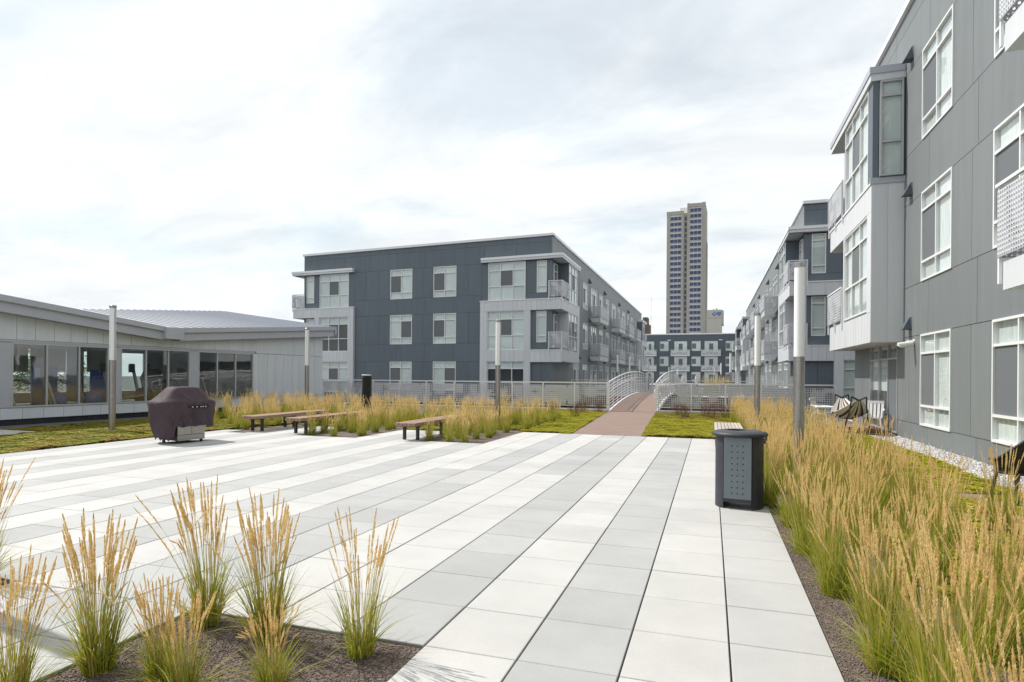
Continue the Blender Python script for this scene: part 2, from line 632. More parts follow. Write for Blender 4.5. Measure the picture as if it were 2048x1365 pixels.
def window(fr, parent, u0, u1, z0, z1, rows, cells, d=0.0, bar=.05, frame='window_frame', blind=1.0, cols=None, lo=False, glass='glass', back='blind', name='window'):
    """rows: fractions from the bottom; cells[row from the top][column from the viewer's left]: b blind, s screen, g clear"""
    if u0 > u1: u0, u1 = u1, u0
    w, h = round(u1 - u0, 3), round(z1 - z0, 3)
    nrow = len(cells)
    ncol = len(cells[0])
    cols = cols or [i / ncol for i in range(ncol + 1)]
    xs = [w * (1 - c) for c in cols]          # viewer's left = large u
    zs = [h * r for r in rows]
    key = ('win', w, h, tuple(rows), tuple(cols), bar, frame)

    def build():
        mb = MB()
        mb.box(0, bar, -.09, .02, 0, h); mb.box(w - bar, w, -.09, .02, 0, h)
        mb.box(bar, w - bar, -.09, .022, 0, bar); mb.box(bar, w - bar, -.09, .022, h - bar, h)
        for x in xs[1:-1]:
            mb.box(x - bar / 2, x + bar / 2, -.085, .012, bar, h - bar)
        for z in zs[1:-1]:
            mb.box(bar, w - bar, -.088, .016, z - bar * .55, z + bar * .55)
        return mb.mesh('window', frame)
    wo = fobj(name, fr, parent, cached(key, build), u0, d, z0)
    if lo:
        me = cached(('panelo', w, h), lambda: MB().box(bar, w - bar, -.045, -.035, bar, h - bar).mesh('pane', glass))
        p = link('pane', me, wo)
        me = cached(('blindlo', w, h, blind), lambda: MB().box(bar, w - bar, -.09, -.08, h * (1 - blind), h - bar).mesh('blind', back))
        link('blind', me, wo)
        for ri, row in enumerate(cells):
            for ci, c in enumerate(row):
                if c == 's':
                    x0, x1 = xs[ci + 1], xs[ci]
                    zi = nrow - 1 - ri
                    pw, ph = round(x1 - x0 - bar, 3), round(zs[zi + 1] - zs[zi] - bar, 3)
                    me = cached(('scr', pw, ph), lambda: MB().box(0, pw, -.03, -.02, 0, ph).mesh('insect_screen', 'screen'))
                    link('insect_screen', me, wo, (x0 + bar / 2, 0, zs[zi] + bar / 2))
        return wo
    anyb = False
    for ri, row in enumerate(cells):
        zi = nrow - 1 - ri
        for ci, c in enumerate(row):
            x0, x1 = xs[ci + 1], xs[ci]
            pw, ph = round(x1 - x0 - bar, 3), round(zs[zi + 1] - zs[zi] - bar, 3)
            if c == 's':
                me = cached(('scr', pw, ph), lambda: MB().box(0, pw, -.03, -.02, 0, ph).mesh('insect_screen', 'screen'))
                link('insect_screen', me, wo, (x0 + bar / 2, 0, zs[zi] + bar / 2))
                continue
            me = cached(('pane', pw, ph, glass), lambda: MB().box(0, pw, -.045, -.035, 0, ph).mesh('pane', glass))
            link('pane', me, wo, (x0 + bar / 2, 0, zs[zi] + bar / 2))
            if c == 'b' or c == 'h':
                f = 1.0 if c == 'b' else .45
                me = cached(('bl', pw, ph, back, f), lambda: MB().box(0, pw, -.089, -.08, ph * (1 - f), ph).mesh('blind', back))
                link('blind', me, wo, (x0 + bar / 2, 0, zs[zi] + bar / 2))
    return wo


STD_ROWS = [0, .215, .79, 1]


def std_window(fr, parent, u0, u1, z0, z1, v=0, lo=False, **kw):
    mids = [['s', 'b'], ['b', 's'], ['s', 's'], ['s', 'g']][v % 4]
    cells = [['b', 'b'], mids, [['b', 'b'], ['b', 'b'], ['g', 'g'], ['b', 'h']][v % 4]]
    return window(fr, parent, u0, u1, z0, z1, STD_ROWS, cells, lo=lo, **kw)


def bay_window(fr, parent, u0, u1, z0, z1, v=0, lo=False, **kw):
    cells = [['b', 'b', 'b'], ['b', 's', 'b'], ['b', 'b', 'b']]
    if v == 1: cells = [['b', 'b', 'b'], ['h', 's', 'g'], ['g', 'g', 'g']]
    if v == 2: cells = [['b', 'b', 'b'], ['g', 'g', 'g'], ['g', 'g', 'g']]
    if v == 3: cells = [['b', 'b', 'b'], ['b', 'b', 's'], ['b', 'b', 'b']]
    return window(fr, parent, u0, u1, z0, z1, [0, .37, .79, 1], cells, lo=lo, cols=[0, .33, .67, 1], **kw)


def perf_mesh(key, nx, nz, pitch, rmin, rmax, seed, m='perforated_alu', th=.006, squares=False, cut=.55):
    """sheet of metal with a field of round holes of varying size, real openings"""
    def build():
        rg = np.random.default_rng(seed)
        g = rg.random((nz // 3 + 3, nx // 3 + 3))
        V, F = [], []
        h = pitch / 2
        outer = [(h, 0), (h, h), (0, h), (-h, h), (-h, 0), (-h, -h), (0, -h), (h, -h)]
        for i in range(nx):
            for j in range(nz):
                fx, fz = i / 3.0, j / 3.0
                a, b = int(fx), int(fz)
                tx, tz = fx - a, fz - b
                val = (g[b, a] * (1 - tx) + g[b, a + 1] * tx) * (1 - tz) + (g[b + 1, a] * (1 - tx) + g[b + 1, a + 1] * tx) * tz
                r = rmax if val > cut else (rmin + (rmax - rmin) * .45 if val > cut - .1 else rmin)
                cx, cz = (i + .5) * pitch, (j + .5) * pitch
                n = len(V)
                for y in (0, -th):
                    for q, (ox, oz) in enumerate(outer):
                        V.append((cx + ox, y, cz + oz))
                    for q in range(8):
                        t = q * math.pi / 4
                        rr = r * (1 if not squares or q % 2 == 0 else 1.3)
                        V.append((cx + rr * math.cos(t), y, cz + rr * math.sin(t)))
                for q in range(8):
                    w = (q + 1) % 8
                    F.append((n + q, n + w, n + 8 + w, n + 8 + q)[::-1])
                    F.append((n + 16 + q, n + 16 + w, n + 24 + w, n + 24 + q))
                    F.append((n + 8 + q, n + 8 + w, n + 24 + w, n + 24 + q))
        return npmesh('perforated_panel', np.array(V), np.array(F), [m])
    return cached(('perf',) + key, build)


def railing(parent_obj, x0, x1, z0, z1, y, rot90=False, seed=1, pitch=.075, sub=True):
    """perforated railing panel with frame; local coordinates of the balcony"""
    w, h = x1 - x0, z1 - z0
    nx, nz = max(2, round((w - .06) / pitch)), max(2, round((h - .16) / pitch))
    me = perf_mesh((nx, nz, pitch, seed), nx, nz, pitch, .010, .030, seed)
    return me, nx * pitch, nz * pitch


def balcony(fr, parent, u0, u1, zf, depth=1.05, rail_h=1.2, seed=1, slab=.42, pitch=.1, rf=.36):
    """part: floor slab with its supports; sub-parts: railing panels, handrail, brackets"""
    w = round(abs(u1 - u0), 3)
    ua = min(u0, u1)
    def base():
        mb = MB()
        mb.box(0.06, w - .06, 0.005, depth - .06, -slab, -.02)
        return mb.mesh('balcony', 'silver_clad')
    b = fobj('balcony', fr, parent, cached(('balc', w, depth, slab), base), ua, 0, zf)
    hh = rail_h - .18
    nx, nz = round(w / pitch), round(hh / pitch)
    px = w / nx
    me = perf_mesh((nx, nz, round(px, 4), seed, rf), nx, nz, px, .012 if rf > .3 else .009, px * rf, seed, cut=.55 if rf > .3 else .64)
    link('perforated_panel', me, b, (0, depth, .05))
    nd = round((depth - .02) / pitch)
    pd = (depth - .02) / nd
    ms = perf_mesh((nd, nz, round(pd, 4), seed + 3), nd, nz, pd, .012, pd * .36, seed + 3)
    for x in (0.006, w):
        link('perforated_panel', ms, b, (x, .01, .05), math.pi / 2)
    mb = MB()
    mb.box(-.02, w + .02, depth - .03, depth + .025, rail_h - .05, rail_h)
    for x in (-.02, w - .03):
        mb.box(x, x + .05, .0, depth - .03, rail_h - .05, rail_h)
    obj('handrail', mb, 'silver_trim', b)
    k = max(2, round(w / 1.25) + 1)
    for i in range(k):
        x = (w - .05) * i / (k - 1)
        me = cached(('brk', rail_h), lambda: MB().box(0, .05, -.05, -.008, -.36, rail_h - .05).mesh('bracket_post', 'silver_trim'))
        link('bracket_post', me, b, (x, depth, 0))
    return b


# ================================================================== GROUND AND DECKS
def quad_struct(name, x0, x1, y0, y1, z, m):
    return struct(name, MB().quad((x0, y0, z), (x1, y0, z), (x1, y1, z), (x0, y1, z)), m)


quad_struct('street_ground', -1500, 1500, -800, 2500, -9.0, 'street')
struct('roof_deck', MB().box(-48, 24, -30, 29.75, -9, -.10), 'concrete')
struct('far_deck', MB().box(-11.2, 5.2, 49, 104, -9, -.02), 'concrete')
struct('distant_deck', MB().box(-30, 40, 127, 157, -9, -.02), 'concrete')
struct('deck_edge_fascia', MB().box(-11.2, 5.2, 48.9, 48.99, -2.2, .12), 'rust_fascia')
quad_struct('soil_bed', -21, 5.3, -6, 29.6, -.022, 'soil')

# ------------------------------------------------------------------ pavement, one object per paver
PW, PL_ = .61, .67035
X_R = .73403
ROW0 = 4.16156


def col_x(i): return X_R - (i + 1) * PW           # column i counted from the right edge, left side x


tones = ['mid', 'light', 'grey', 'light', 'grey', 'mix', 'light', 'grey', 'mix2', 'light', 'grey', 'light', 'grey', 'light', 'grey', 'light', 'light', 'grey', 'light', 'grey', 'light', 'grey', 'light', 'grey']


def is_paved(i, y0, y1):
    xc = col_x(i) + PW / 2
    yc = (y0 + y1) / 2
    if -3.536 < xc < -1.706 and yc < 3.49: return False
    if xc < -5.366 and yc < 3.49: return False
    if xc < -5.45:
        lim = 14.3
        if -9.1 < xc < -7.15 or -12.9 < xc < -11.0: lim = 17.0
        if xc < -13.0: lim = 15.0
        if yc > lim: return False
    return yc < 17.7


pv = struct('pavement', MB().quad((X_R - 24 * PW, -4, -.05), (X_R, -4, -.05), (X_R, 17.6, -.05), (X_R - 24 * PW, 17.6, -.05)), 'joint')
# the base stops where the beds are: keep it as pieces under the pavers only
pv.data.clear_geometry()
base = MB()
tiles = []
for i in range(24):
    for j in range(-9, 21):
        y0 = ROW0 + (j) * PL_
        if is_paved(i, y0, y0 + PL_):
            x0 = col_x(i)
            base.quad((x0, y0, -.014), (x0 + PW, y0, -.014), (x0 + PW, y0 + PL_, -.014), (x0, y0 + PL_, -.014))
            dep = -.31 * (x0 + .3) + .95 * (y0 + .33)
            lat = .95 * (x0 + .3) + .31 * (y0 + .33)
            vis = dep > .8 and abs(lat) < dep * .86 + .4 and dep > 3.0
            tiles.append((vis, dep if vis else 1e3 + abs(dep), i, j, x0, y0))
_me = base.mesh('pavement', 'joint')
pv.data = _me
tiles.sort(key=lambda t: t[1])
pm = {}
for tn in ('light', 'grey', 'mid'):
    pm[tn] = MB().bevelbox(.0055, PW - .0055, .0038, PL_ - .0038, -.05, 0, .004).mesh('paver', 'paver_' + tn)
rest = {'light': MB(), 'grey': MB(), 'mid': MB()}
for k, (vis, dep, i, j, x0, y0) in enumerate(tiles):
    tn = tones[i]
    if tn == 'mix': tn = 'grey' if j > 8 else 'light'
    if tn == 'mix2': tn = 'grey' if j < 9 else 'light'
    if tn == 'grey' and RNG.random() < .05: tn = 'mid'
    if k < 300:
        link('paver', pm[tn], pv, (x0, y0, float(RNG.uniform(-.0015, .0015))))
    else:
        rest[tn].bevelbox(x0 + .0055, x0 + PW - .0055, y0 + .0038, y0 + PL_ - .0038, -.05, 0, .004)
for tn in rest:
    stuff(obj('paver', rest[tn], 'paver_' + tn, pv))

pth = MB()
for k in range(6):
    y0, y1 = 17.58 + k * 2.0, 17.58 + (k + 1) * 2.0
    xa = lambda y: -3.88 - .82 * (y - 17.6) / 12
    xb = lambda y: -1.86 - .60 * (y - 17.6) / 12
    pth.slab([(xa(y0), y0, .0), (xb(y0), y0, 0), (xb(y1), y1, 0), (xa(y1), y1, 0)], .09)
struct('path', pth, 'path_brown')
struct('entry_slab', MB().bevelbox(-20.6, -17.6, 4.5, 12.0, -.1, .05, .01), 'concrete')
struct('patio_slab', MB().bevelbox(3.35, 5.2, 7.9, 10.6, -.09, .02, .008), 'path_brown')
struct('patio_deck', MB().bevelbox(3.9, 5.2, 20.7, 24.8, -.09, .04, .008), 'path_brown')
struct('gravel_bed', MB().box(-21, -19.6, -2, 32, -.05, .012), 'dark_gravel')
struct('gravel_strip', MB().quad((4.4, -2, -.02), (5.3, -2, -.02), (5.3, 20.7, -.02), (4.4, 20.7, -.02)), 'dark_gravel')
struct('deck_curb', MB().box(-20.9, -4.72, 29.5, 29.75, -.2, .06).box(-2.44, 5.2, 29.5, 29.75, -.2, .06), 'concrete')

# ================================================================== APARTMENT BUILDINGS
ZF = [(.45, 2.75), (4.2, 6.62), (7.95, 10.4)]
COURSES = [(-.4, .45, 'b'), (.45, 2.75, 0), (2.75, 4.2, 'b'), (4.2, 6.62, 1), (6.62, 7.95, 'b'), (7.95, 10.4, 2), (10.4, 11.75, 'b'), (11.75, 12.15, 'b')]


def facade(fr, B, u0, u1, m, wins, blocked=(), band=2.65, row=1.2, phase=0.0, joined=None, courses=COURSES):
    """wins: {floor: [(u0,u1)]}; blocked: [(u0,u1,zmin,zmax)]"""
    for z0, z1, k in courses:
        gaps = [(a, b) for a, b, za, zb in blocked if za <= z0 + .05 and zb >= z1 - .05]
        if k == 'b':
            course(fr, B, z0, z1, u0, u1, band, m, gaps, phase + (0 if int(z0) % 2 else 1.1), d0=-.095, joined=joined)
        else:
            course(fr, B, z0, z1, u0, u1, row, m, gaps + list(wins.get(k, [])), d0=-.095, even=True, joined=joined)


def strips(fr, B, u0, u1, z0, z1, d, m='silver_clad', step=.39, th=.03):
    course(fr, B, z0, z1, u0, u1, step, m, d0=d - th, d1=d, gap=.010, even=True, name='metal_panel')


def corner_front(B, fr, U, slate, tc=5.83, prot=.8, vs=(0, 0, 2), lower=True, narrow=(4.62, 5.4), door=True):
    """end-wall half of a corner bay; U(t): t from the outer pier (0) to the building corner (tc)"""
    D = .22
    core = lambda t0, t1, z0, z1: fbox('bay_frame', fr, B, U(t0), U(t1), -.095, D - .032, z0, z1, 'silver_clad')

    def clad(t0, t1, z0, z1):
        core(t0, t1, z0, z1)
        strips(fr, B, min(U(t0), U(t1)), max(U(t0), U(t1)), z0, z1, D)
    clad(0, tc + prot, 6.62, 7.40)
    fbox('coping', fr, B, U(-.03), U(tc + prot + .03), -.09, D + .04, 7.40, 7.47, 'silver_trim')
    clad(0, .6, -.4, 6.62)
    clad(3.68, 4.18, -.4, 6.62)
    clad(.6, 3.68, 2.75, 3.65)
    clad(4.18, tc + prot, 2.70, 3.60)
    fbox('coping', fr, B, U(4.18), U(tc + prot + .02), -.09, D + .03, 3.60, 3.65, 'silver_trim')
    bay_window(fr, B, U(.6), U(3.68), 3.65, 6.62, v=vs[1], d=.12)
    bay_window(fr, B, U(.6), U(3.68), .15, 2.75, v=vs[2], d=.12)
    bay_window(fr, B, U(.62), U(3.72), 7.47, 10.37, v=vs[0], d=.06)
    # slate wall pieces with the narrow windows
    n0, n1 = narrow
    for (za, zb, w0, w1) in ((7.47, 10.37, 7.95, 10.33), (3.65, 6.62, 4.2, 6.56)):
        lo = 3.74 if za > 7 else 4.18
        course(fr, B, za, w0, min(U(lo), U(tc)), max(U(lo), U(tc)), 3, slate, d0=-.095, d1=.0)
        course(fr, B, w0, zb, min(U(lo), U(tc)), max(U(lo), U(tc)), 3, slate, gaps=[(U(n0), U(n1))], d0=-.095, d1=0.0)
        window(fr, B, U(n0), U(n1), w0, w1, [0, .2, .83, 1], [['b'], ['b'], ['b']])
        if za > 7: course(fr, B, za, zb, min(U(0), U(.62)), max(U(0), U(.62)), 3, slate, d0=-.095, d1=.0)
    course(fr, B, -.4, 2.7, min(U(4.18), U(tc)), max(U(4.18), U(tc)), .8, slate, d0=-.095, d1=0.0)
    # canopy
    a, b = U(.08), U(tc + prot + .06)
    fbox('canopy', fr, B, a, b, -.09, .30, 10.42, 10.60, 'silver_clad')
    fbox('canopy_edge', fr, B, a, b, .02, .35, 10.60, 10.77, 'silver_trim')


def side_bay(B, fr, S, slate, length=6.2, log=2.1, prot=.8, v=(0, 1), rail=True, canopy=True, seed=5, far=False):
    """long-side half of a corner bay; S(t): t from the building corner along the facade"""
    P = prot
    rng = lambda t0, t1: (min(S(t0), S(t1)), max(S(t0), S(t1)))

    def beam(z0, z1):
        fbox('bay_frame', fr, B, S(-.2), S(length), -.09, P - .032, z0, z1, 'silver_clad')
        strips(fr, B, *rng(-.2, length), z0, z1, P, step=.8 if far else .39)
    beam(2.75, 3.65)
    beam(6.62, 7.40)
    fbox('coping', fr, B, S(-.23), S(length + .02), -.08, P + .03, 7.40, 7.46, 'silver_trim')
    # enclosed box: lower floor silver, upper floor slate with a large window
    w0, w1 = log + .15, log + 3.45
    fbox('bay_wall', fr, B, S(log), S(length), -.09, P - .16, 3.65, 6.62, 'silver_clad')
    strips(fr, B, *rng(log, w0), 3.65, 6.62, P, th=.16)
    strips(fr, B, *rng(w1, length), 3.65, 6.62, P, th=.16)
    bay_window(fr, B, S(w0), S(w1), 3.72, 6.62, v=v[1], d=P - .04)
    fbox('bay_wall', fr, B, S(log), S(length), -.09, P - .16, 7.46, 10.40, slate)
    strips(fr, B, *rng(log, w0), 7.46, 10.40, P - .02, m=slate, th=.14)
    strips(fr, B, *rng(w1, length), 7.46, 10.40, P - .02, m=slate, th=.14)
    bay_window(fr, B, S(w0), S(w1), 7.46, 10.38, v=v[0], d=P - .03)
    if canopy:
        fbox('canopy', fr, B, S(-.29), S(length + .02), -.09, P + .06, 10.42, 10.60, 'silver_clad')
        fbox('canopy_edge', fr, B, S(-.34), S(length + .05), .02, P + .10, 10.60, 10.77, 'silver_trim')
    # loggia wall with a glazed door
    fbox('loggia_wall', fr, B, S(0.02), S(log), -.09, -.04, 3.65, 6.62, slate)
    fbox('loggia_wall', fr, B, S(0.02), S(log), -.09, -.04, 7.46, 10.42, slate)
    for z in (3.66, 7.47):
        window(fr, B, S(.5), S(1.5), z, z + 2.7, [0, .78, 1], [['g'], ['g']], d=.05)
    if rail:
        for k, z in enumerate((3.65, 7.46)):
            b = fbox('balcony_kerb', fr, B, S(-.2), S(log), P - .12, P - .04, z, z + .04, 'silver_trim')
            w = log + .3
            ub = rng(-.25, log)[0]
            n = round(w / .1); nz = 11
            px = w / n
            me = perf_mesh((n, nz, round(px, 4), seed + k), n, nz, px, .012, px * .36, seed + k)
            fobj('perforated_panel', fr, B, me, ub, P + .07, z + .1)
            mb = MB().box(0, w, 0, .06, 0, .05)
            mb.box(0, .05, 0, .05, -1.5, 0).box(w - .05, w, 0, .05, -1.5, 0).box(w / 2, w / 2 + .05, 0, .05, -1.5, 0)
            o = fobj('handrail', fr, B, cached(('lrail', round(w, 3)), lambda: mb.mesh('handrail', 'silver_trim')), ub, P + .01, z + 1.25)
            # end panel across the building end
            nd = round((P + .3) / .1)
            pd = (P + .3) / nd
            me2 = perf_mesh((nd, nz, round(pd, 4), seed + 9), nd, nz, pd, .012, pd * .38, seed + 9)
            o2 = fobj('perforated_panel', fr, B, me2, S(-.25), -.2, z + .1)
            o2.rotation_euler.z += math.pi / 2
            me3 = cached(('endrail', round(P, 3)), lambda: MB().box(0, P + .3, -.05, .0, 0, .05).box(0, .05, -.05, 0, -1.5, 0).mesh('handrail', 'silver_trim'))
            o3 = fobj('handrail', fr, B, me3, S(-.25), -.2, z + 1.25)
            o3.rotation_euler.z += math.pi / 2


def vent_hood(fr, B, u, z, s=1.0):
    def build():
        mb = MB()
        w, h, d = .30 * s, .34 * s, .22 * s
        n = 0
        mb.v = [(-w / 2, 0, 0), (w / 2, 0, 0), (w / 2, 0, h), (-w / 2, 0, h), (-w / 2, d, 0), (w / 2, d, 0), (w / 2 * .8, .04, h), (-w / 2 * .8, .04, h)]
        mb.f = [(0, 1, 2, 3), (4, 7, 6, 5), (0, 4, 5, 1), (1, 5, 6, 2), (3, 2, 6, 7), (0, 3, 7, 4)]
        return mb.mesh('vent_hood', 'far_panel')
    return fobj('vent_hood', fr, B, cached(('hood', s), build), u, .002, z)


LONG_W = [(7.6, 9.7), (11.6, 13.8), (20.3, 22.4), (24.5, 26.6), (33.6, 35.6), (42.9, 44.9), (52.0, 53.8)]
LONG_D = [(15.5, 18.9), (28.7, 32.1), (37.7, 41.0), (46.8, 50.1)]
LONG_B = [(15.1, 20.1), (28.4, 33.4), (37.4, 42.4), (46.5, 51.5)]


def long_facade(B, fr, S, m, length, endbay=True, seed=11):
    rng = lambda a, b: (min(S(a), S(b)), max(S(a), S(b)))
    wins = {k: [rng(*w) for w in LONG_W + LONG_D] for k in (0, 1, 2)}
    bl = [(*rng(0, 6.2), 2.7, 10.4), (*rng(length - 6.2, length), 2.7, 10.4)]
    j = MB()
    facade(fr, B, *rng(0, length), m, wins, blocked=bl, joined=j, row=1.25)
    o = fobj('cladding_panel', fr, B, j.mesh('cladding_panel', m), 0, 0, 0)
    stuff(o)
    for k, (z0, z1) in enumerate(ZF):
        for i, w in enumerate(LONG_W):
            std_window(fr, B, *rng(*w), z0, z1, v=(i * 3 + k) % 4 if (i + k) % 3 else 0, lo=i > 2)
        for i, w in enumerate(LONG_D):
            zz = z0 - .5 if k else z0 - .4
            window(fr, B, *rng(*w), z0 + .0, z1, [0, .78, 1], [['b', 'b', 'b'], ['b', 's', 'h' if i % 2 else 'b']], lo=i > 0)
        if k:
            for i, b in enumerate(LONG_B):
                balcony(fr, B, *rng(*b), 7.42 if k == 2 else 3.65, seed=seed + i % 2, slab=.45)
        for t in (14.5, 23.4, 34.7, 43.6):
            vent_hood(fr, B, S(t), z1 + .28, 1.35)
    # parapet cap
    fbox('parapet_cap', fr, B, S(-.05), S(length), -.4, .10, 12.15, 12.33, 'silver_trim')


# ---- the building across the left end of the deck
bA = thing('apartment_building', 'slate grey three storey apartment block with silver corner bays beyond the long fence', 'building', (-11.304, 44.171, 0))
frA = Frame(-11.304, 44.171, -.99673, .08086)
frAR = Frame(-11.304, 44.171, 0, -1)
LA = 23.36
LENA = 61.4
i1 = frA.pts(LA - .1, -.1); i0 = frA.pts(.1, -.1)
poly = [(-11.404, i0[1]), (-11.404, 44.171 + LENA), (-36, 44.171 + LENA), (i1[0], i1[1])]
poly = [(x + 11.304, y - 44.171) for x, y in poly]
obj('wall', MB().prism(poly[::-1], -9, 12.14), 'core_dark', bA)
winsA = {k: [(12.13, 14.25), (8.05, 10.12)] for k in (0, 1, 2)}
blA = [(-.1, 5.83, -1, 10.4), (17.84, LA + .1, -1, 10.4)]
facade(frA, bA, 0, LA, 'slate_panel', winsA, blocked=blA, band=2.68, phase=15.2)
for k, (z0, z1) in enumerate(ZF):
    std_window(frA, bA, 12.13, 14.25, z0, z1, v=[0, 1, 0][k])
    std_window(frA, bA, 8.05, 10.12, z0, z1, v=[1, 0, 0][k])
corner_front(bA, frA, lambda t: 5.83 - t, 'slate_panel', tc=5.83, vs=(0, 0, 2))
corner_front(bA, frA, lambda t: t + 17.84, 'slate_panel', tc=5.52, prot=1.0, vs=(0, 1, 0), narrow=(4.40, 5.22))
frAL = Frame(*frA.pts(LA, 0), 0, 1)
side_bay(bA, frAL, lambda t: t, 'slate_panel', prot=1.0, v=(0, 0))
side_bay(bA, frAR, lambda t: -t, 'slate_panel', v=(0, 1))
long_facade(bA, frAR, lambda t: -t, 'grey_panel', LENA)
side_bay(bA, frAR, lambda t: -LENA + t, 'slate_panel', v=(1, 1), far=True, seed=8)
fbox('parapet_cap', frA, bA, -.1, LA + .1, -.4, .12, 12.15, 12.33, 'silver_trim')
for z in (2.95,):
    vent_hood(frAR, bA, -9.9, 3.2, 1.2)

# ---- the near building on the right
bR = thing('apartment_building', 'grey panelled apartment wall beside the grass bed with wide white windows and a metal bay', 'building', (5.3, 10, 0))
frR = Frame(5.3, 0, 0, 1)
Y0R, Y1R = -14.0, 26.6
obj('wall', MB().box(.1, 22, Y0R - 10, Y1R - 10.02, -9, 12.2), 'core_dark', bR)
winsR = {k: [(16.6, 18.75), (12.25, 14.4), (7.0, 10.4), (2.6, 4.75), (-1.8, .35), (-8, -5)] for k in (0, 1, 2)}
winsR[0] = [(20.88, 24.15)] + winsR[0]
COUR_R = [(-.3, .47, 'b'), (.47, 2.87, 0), (2.87, 4.27, 'b'), (4.27, 6.63, 1), (6.63, 8.03, 'b'), (8.03, 10.4, 2), (10.4, 11.75, 'b'), (11.75, 12.25, 'b')]
blR = [(20.35, 26.7, 2.8, 10.4), (20.88, 24.15, -1, .5)]
for z0, z1, k in COUR_R:
    gaps = [(a, b) for a, b, za, zb in blR if za <= z0 + .1 and zb >= z1 - .1]
    if k == 'b':
        course(frR, bR, z0, z1, Y0R, Y1R, 3.05, 'grey_panel', gaps, phase=15.2, d0=-.095)
    else:
        course(frR, bR, z0, z1, Y0R, Y1R, 1.1, 'grey_panel', gaps + winsR[k], d0=-.095, even=True)
for k, (z0, z1) in enumerate(((.47, 2.87), (4.27, 6.63), (8.03, 10.4))):
    for i, (a, b) in enumerate(winsR[k]):
        if k == 0 and i == 0: continue
        kk = i - (1 if k == 0 else 0)
        if kk == 2:
            window(frR, bR, a, b, z0, z1, [0, .78, 1], [['b', 'b', 'b'], ['b', 's', 'b']])
        else:
            std_window(frR, bR, a, b, z0, z1, v=0, bar=.05, back='curtain', d=.01)
window(frR, bR, 20.88, 24.15, .05, 2.87, [0, .80, 1], [['h', 'h', 'h'], ['h', 'h', 's']], frame='alu_frame')
side_bay(bR, frR, lambda t: 26.6 - t, 'slate_panel', length=6.25, log=2.3, prot=.85, v=(0, 0), canopy=False, seed=21)
fbox('canopy', frR, bR, 20.29, 26.5, -.09, .90, 10.42, 10.62, 'silver_clad')
fbox('canopy_edge', frR, bR, 20.25, 26.54, .02, .93, 10.62, 10.82, 'club_trim')
frRN = Frame(4.45, 20.35, -1, 0)
strips(frRN, bR, -.85, -.005, 2.76, 7.40, .012, step=.43)
fbox('coping', frRN, bR, -.85, .04, 0, .05, 7.405, 7.58, 'club_trim')
fbox('corner_post', frRN, bR, -.17, -.02, 0, .02, 7.585, 10.41, 'slate_panel')
window(frRN, bR, -.79, -.19, 7.6, 10.38, [0, .36, .84, 1], [['b'], ['b'], ['b']], d=.105, frame='alu_frame')
for z in (3.07, 6.83, 10.62): vent_hood(frR, bR, 19.72, z, 1.0)
for k, z in enumerate((3.55, 7.25)):
    balcony(frR, bR, 6.3, 11.45, z, seed=31, slab=.46, pitch=.075, rf=.29)
fbox('parapet_cap', frR, bR, Y0R, Y1R, -.5, .10, 12.25, 12.42, 'silver_trim')

# ---- the next building on the right, beyond the fence
bF = thing('apartment_building', 'dark slate ended apartment block standing past the fence behind two lamp posts', 'building', (5.27, 40.42, 0))
frF = Frame(5.27, 40.42, -1, 0)
frFL = Frame(5.27, 40.42, 0, 1)
LENF = 63.4
obj('wall', MB().box(.1, 20, .1, LENF, -9, 12.14), 'core_dark', bF)
facade(frF, bF, -18, 0, 'slate_panel', {0: [], 1: [], 2: []}, blocked=[(-5.83, .1, -1, 10.4)], band=2.68)
corner_front(bF, frF, lambda t: t - 5.83, 'slate_panel', tc=5.83, vs=(0, 0, 0))
side_bay(bF, frFL, lambda t: t, 'slate_panel', v=(0, 1), seed=14)
long_facade(bF, frFL, lambda t: t, 'grey_panel', LENF, seed=13)
side_bay(bF, frFL, lambda t: LENF - t, 'slate_panel', v=(1, 0), far=True, seed=17)
fbox('parapet_cap', frF, bF, -18, .05, -.4, .12, 12.15, 12.33, 'silver_trim')

# ---- the wing after that
bG = thing('apartment_building', 'small far wing of the apartments seen end on past the long right hand block', 'building', (5.2, 118, 0))
frG = Frame(5.2, 118, 0, 1)
frG2 = Frame(5.2, 118, -1, 0)
obj('wall', MB().box(.0, 20, 0, 30, -9, 12.1), 'grey_panel', bG)
side_bay(bG, frG, lambda t: t, 'slate_panel', v=(1, 1), far=True, seed=19)
for (z0, z1) in ZF:
    for t in (9, 14, 20): std_window(frG, bG, t, t + 2.2, z0, z1, lo=True, d=.1)
for k, z in enumerate((3.65, 7.42)): balcony(frG, bG, 13.5, 18.5, z, seed=41)
fbox('parapet_cap', frG, bG, 0, 30, -.4, .12, 12.1, 12.33, 'silver_trim')

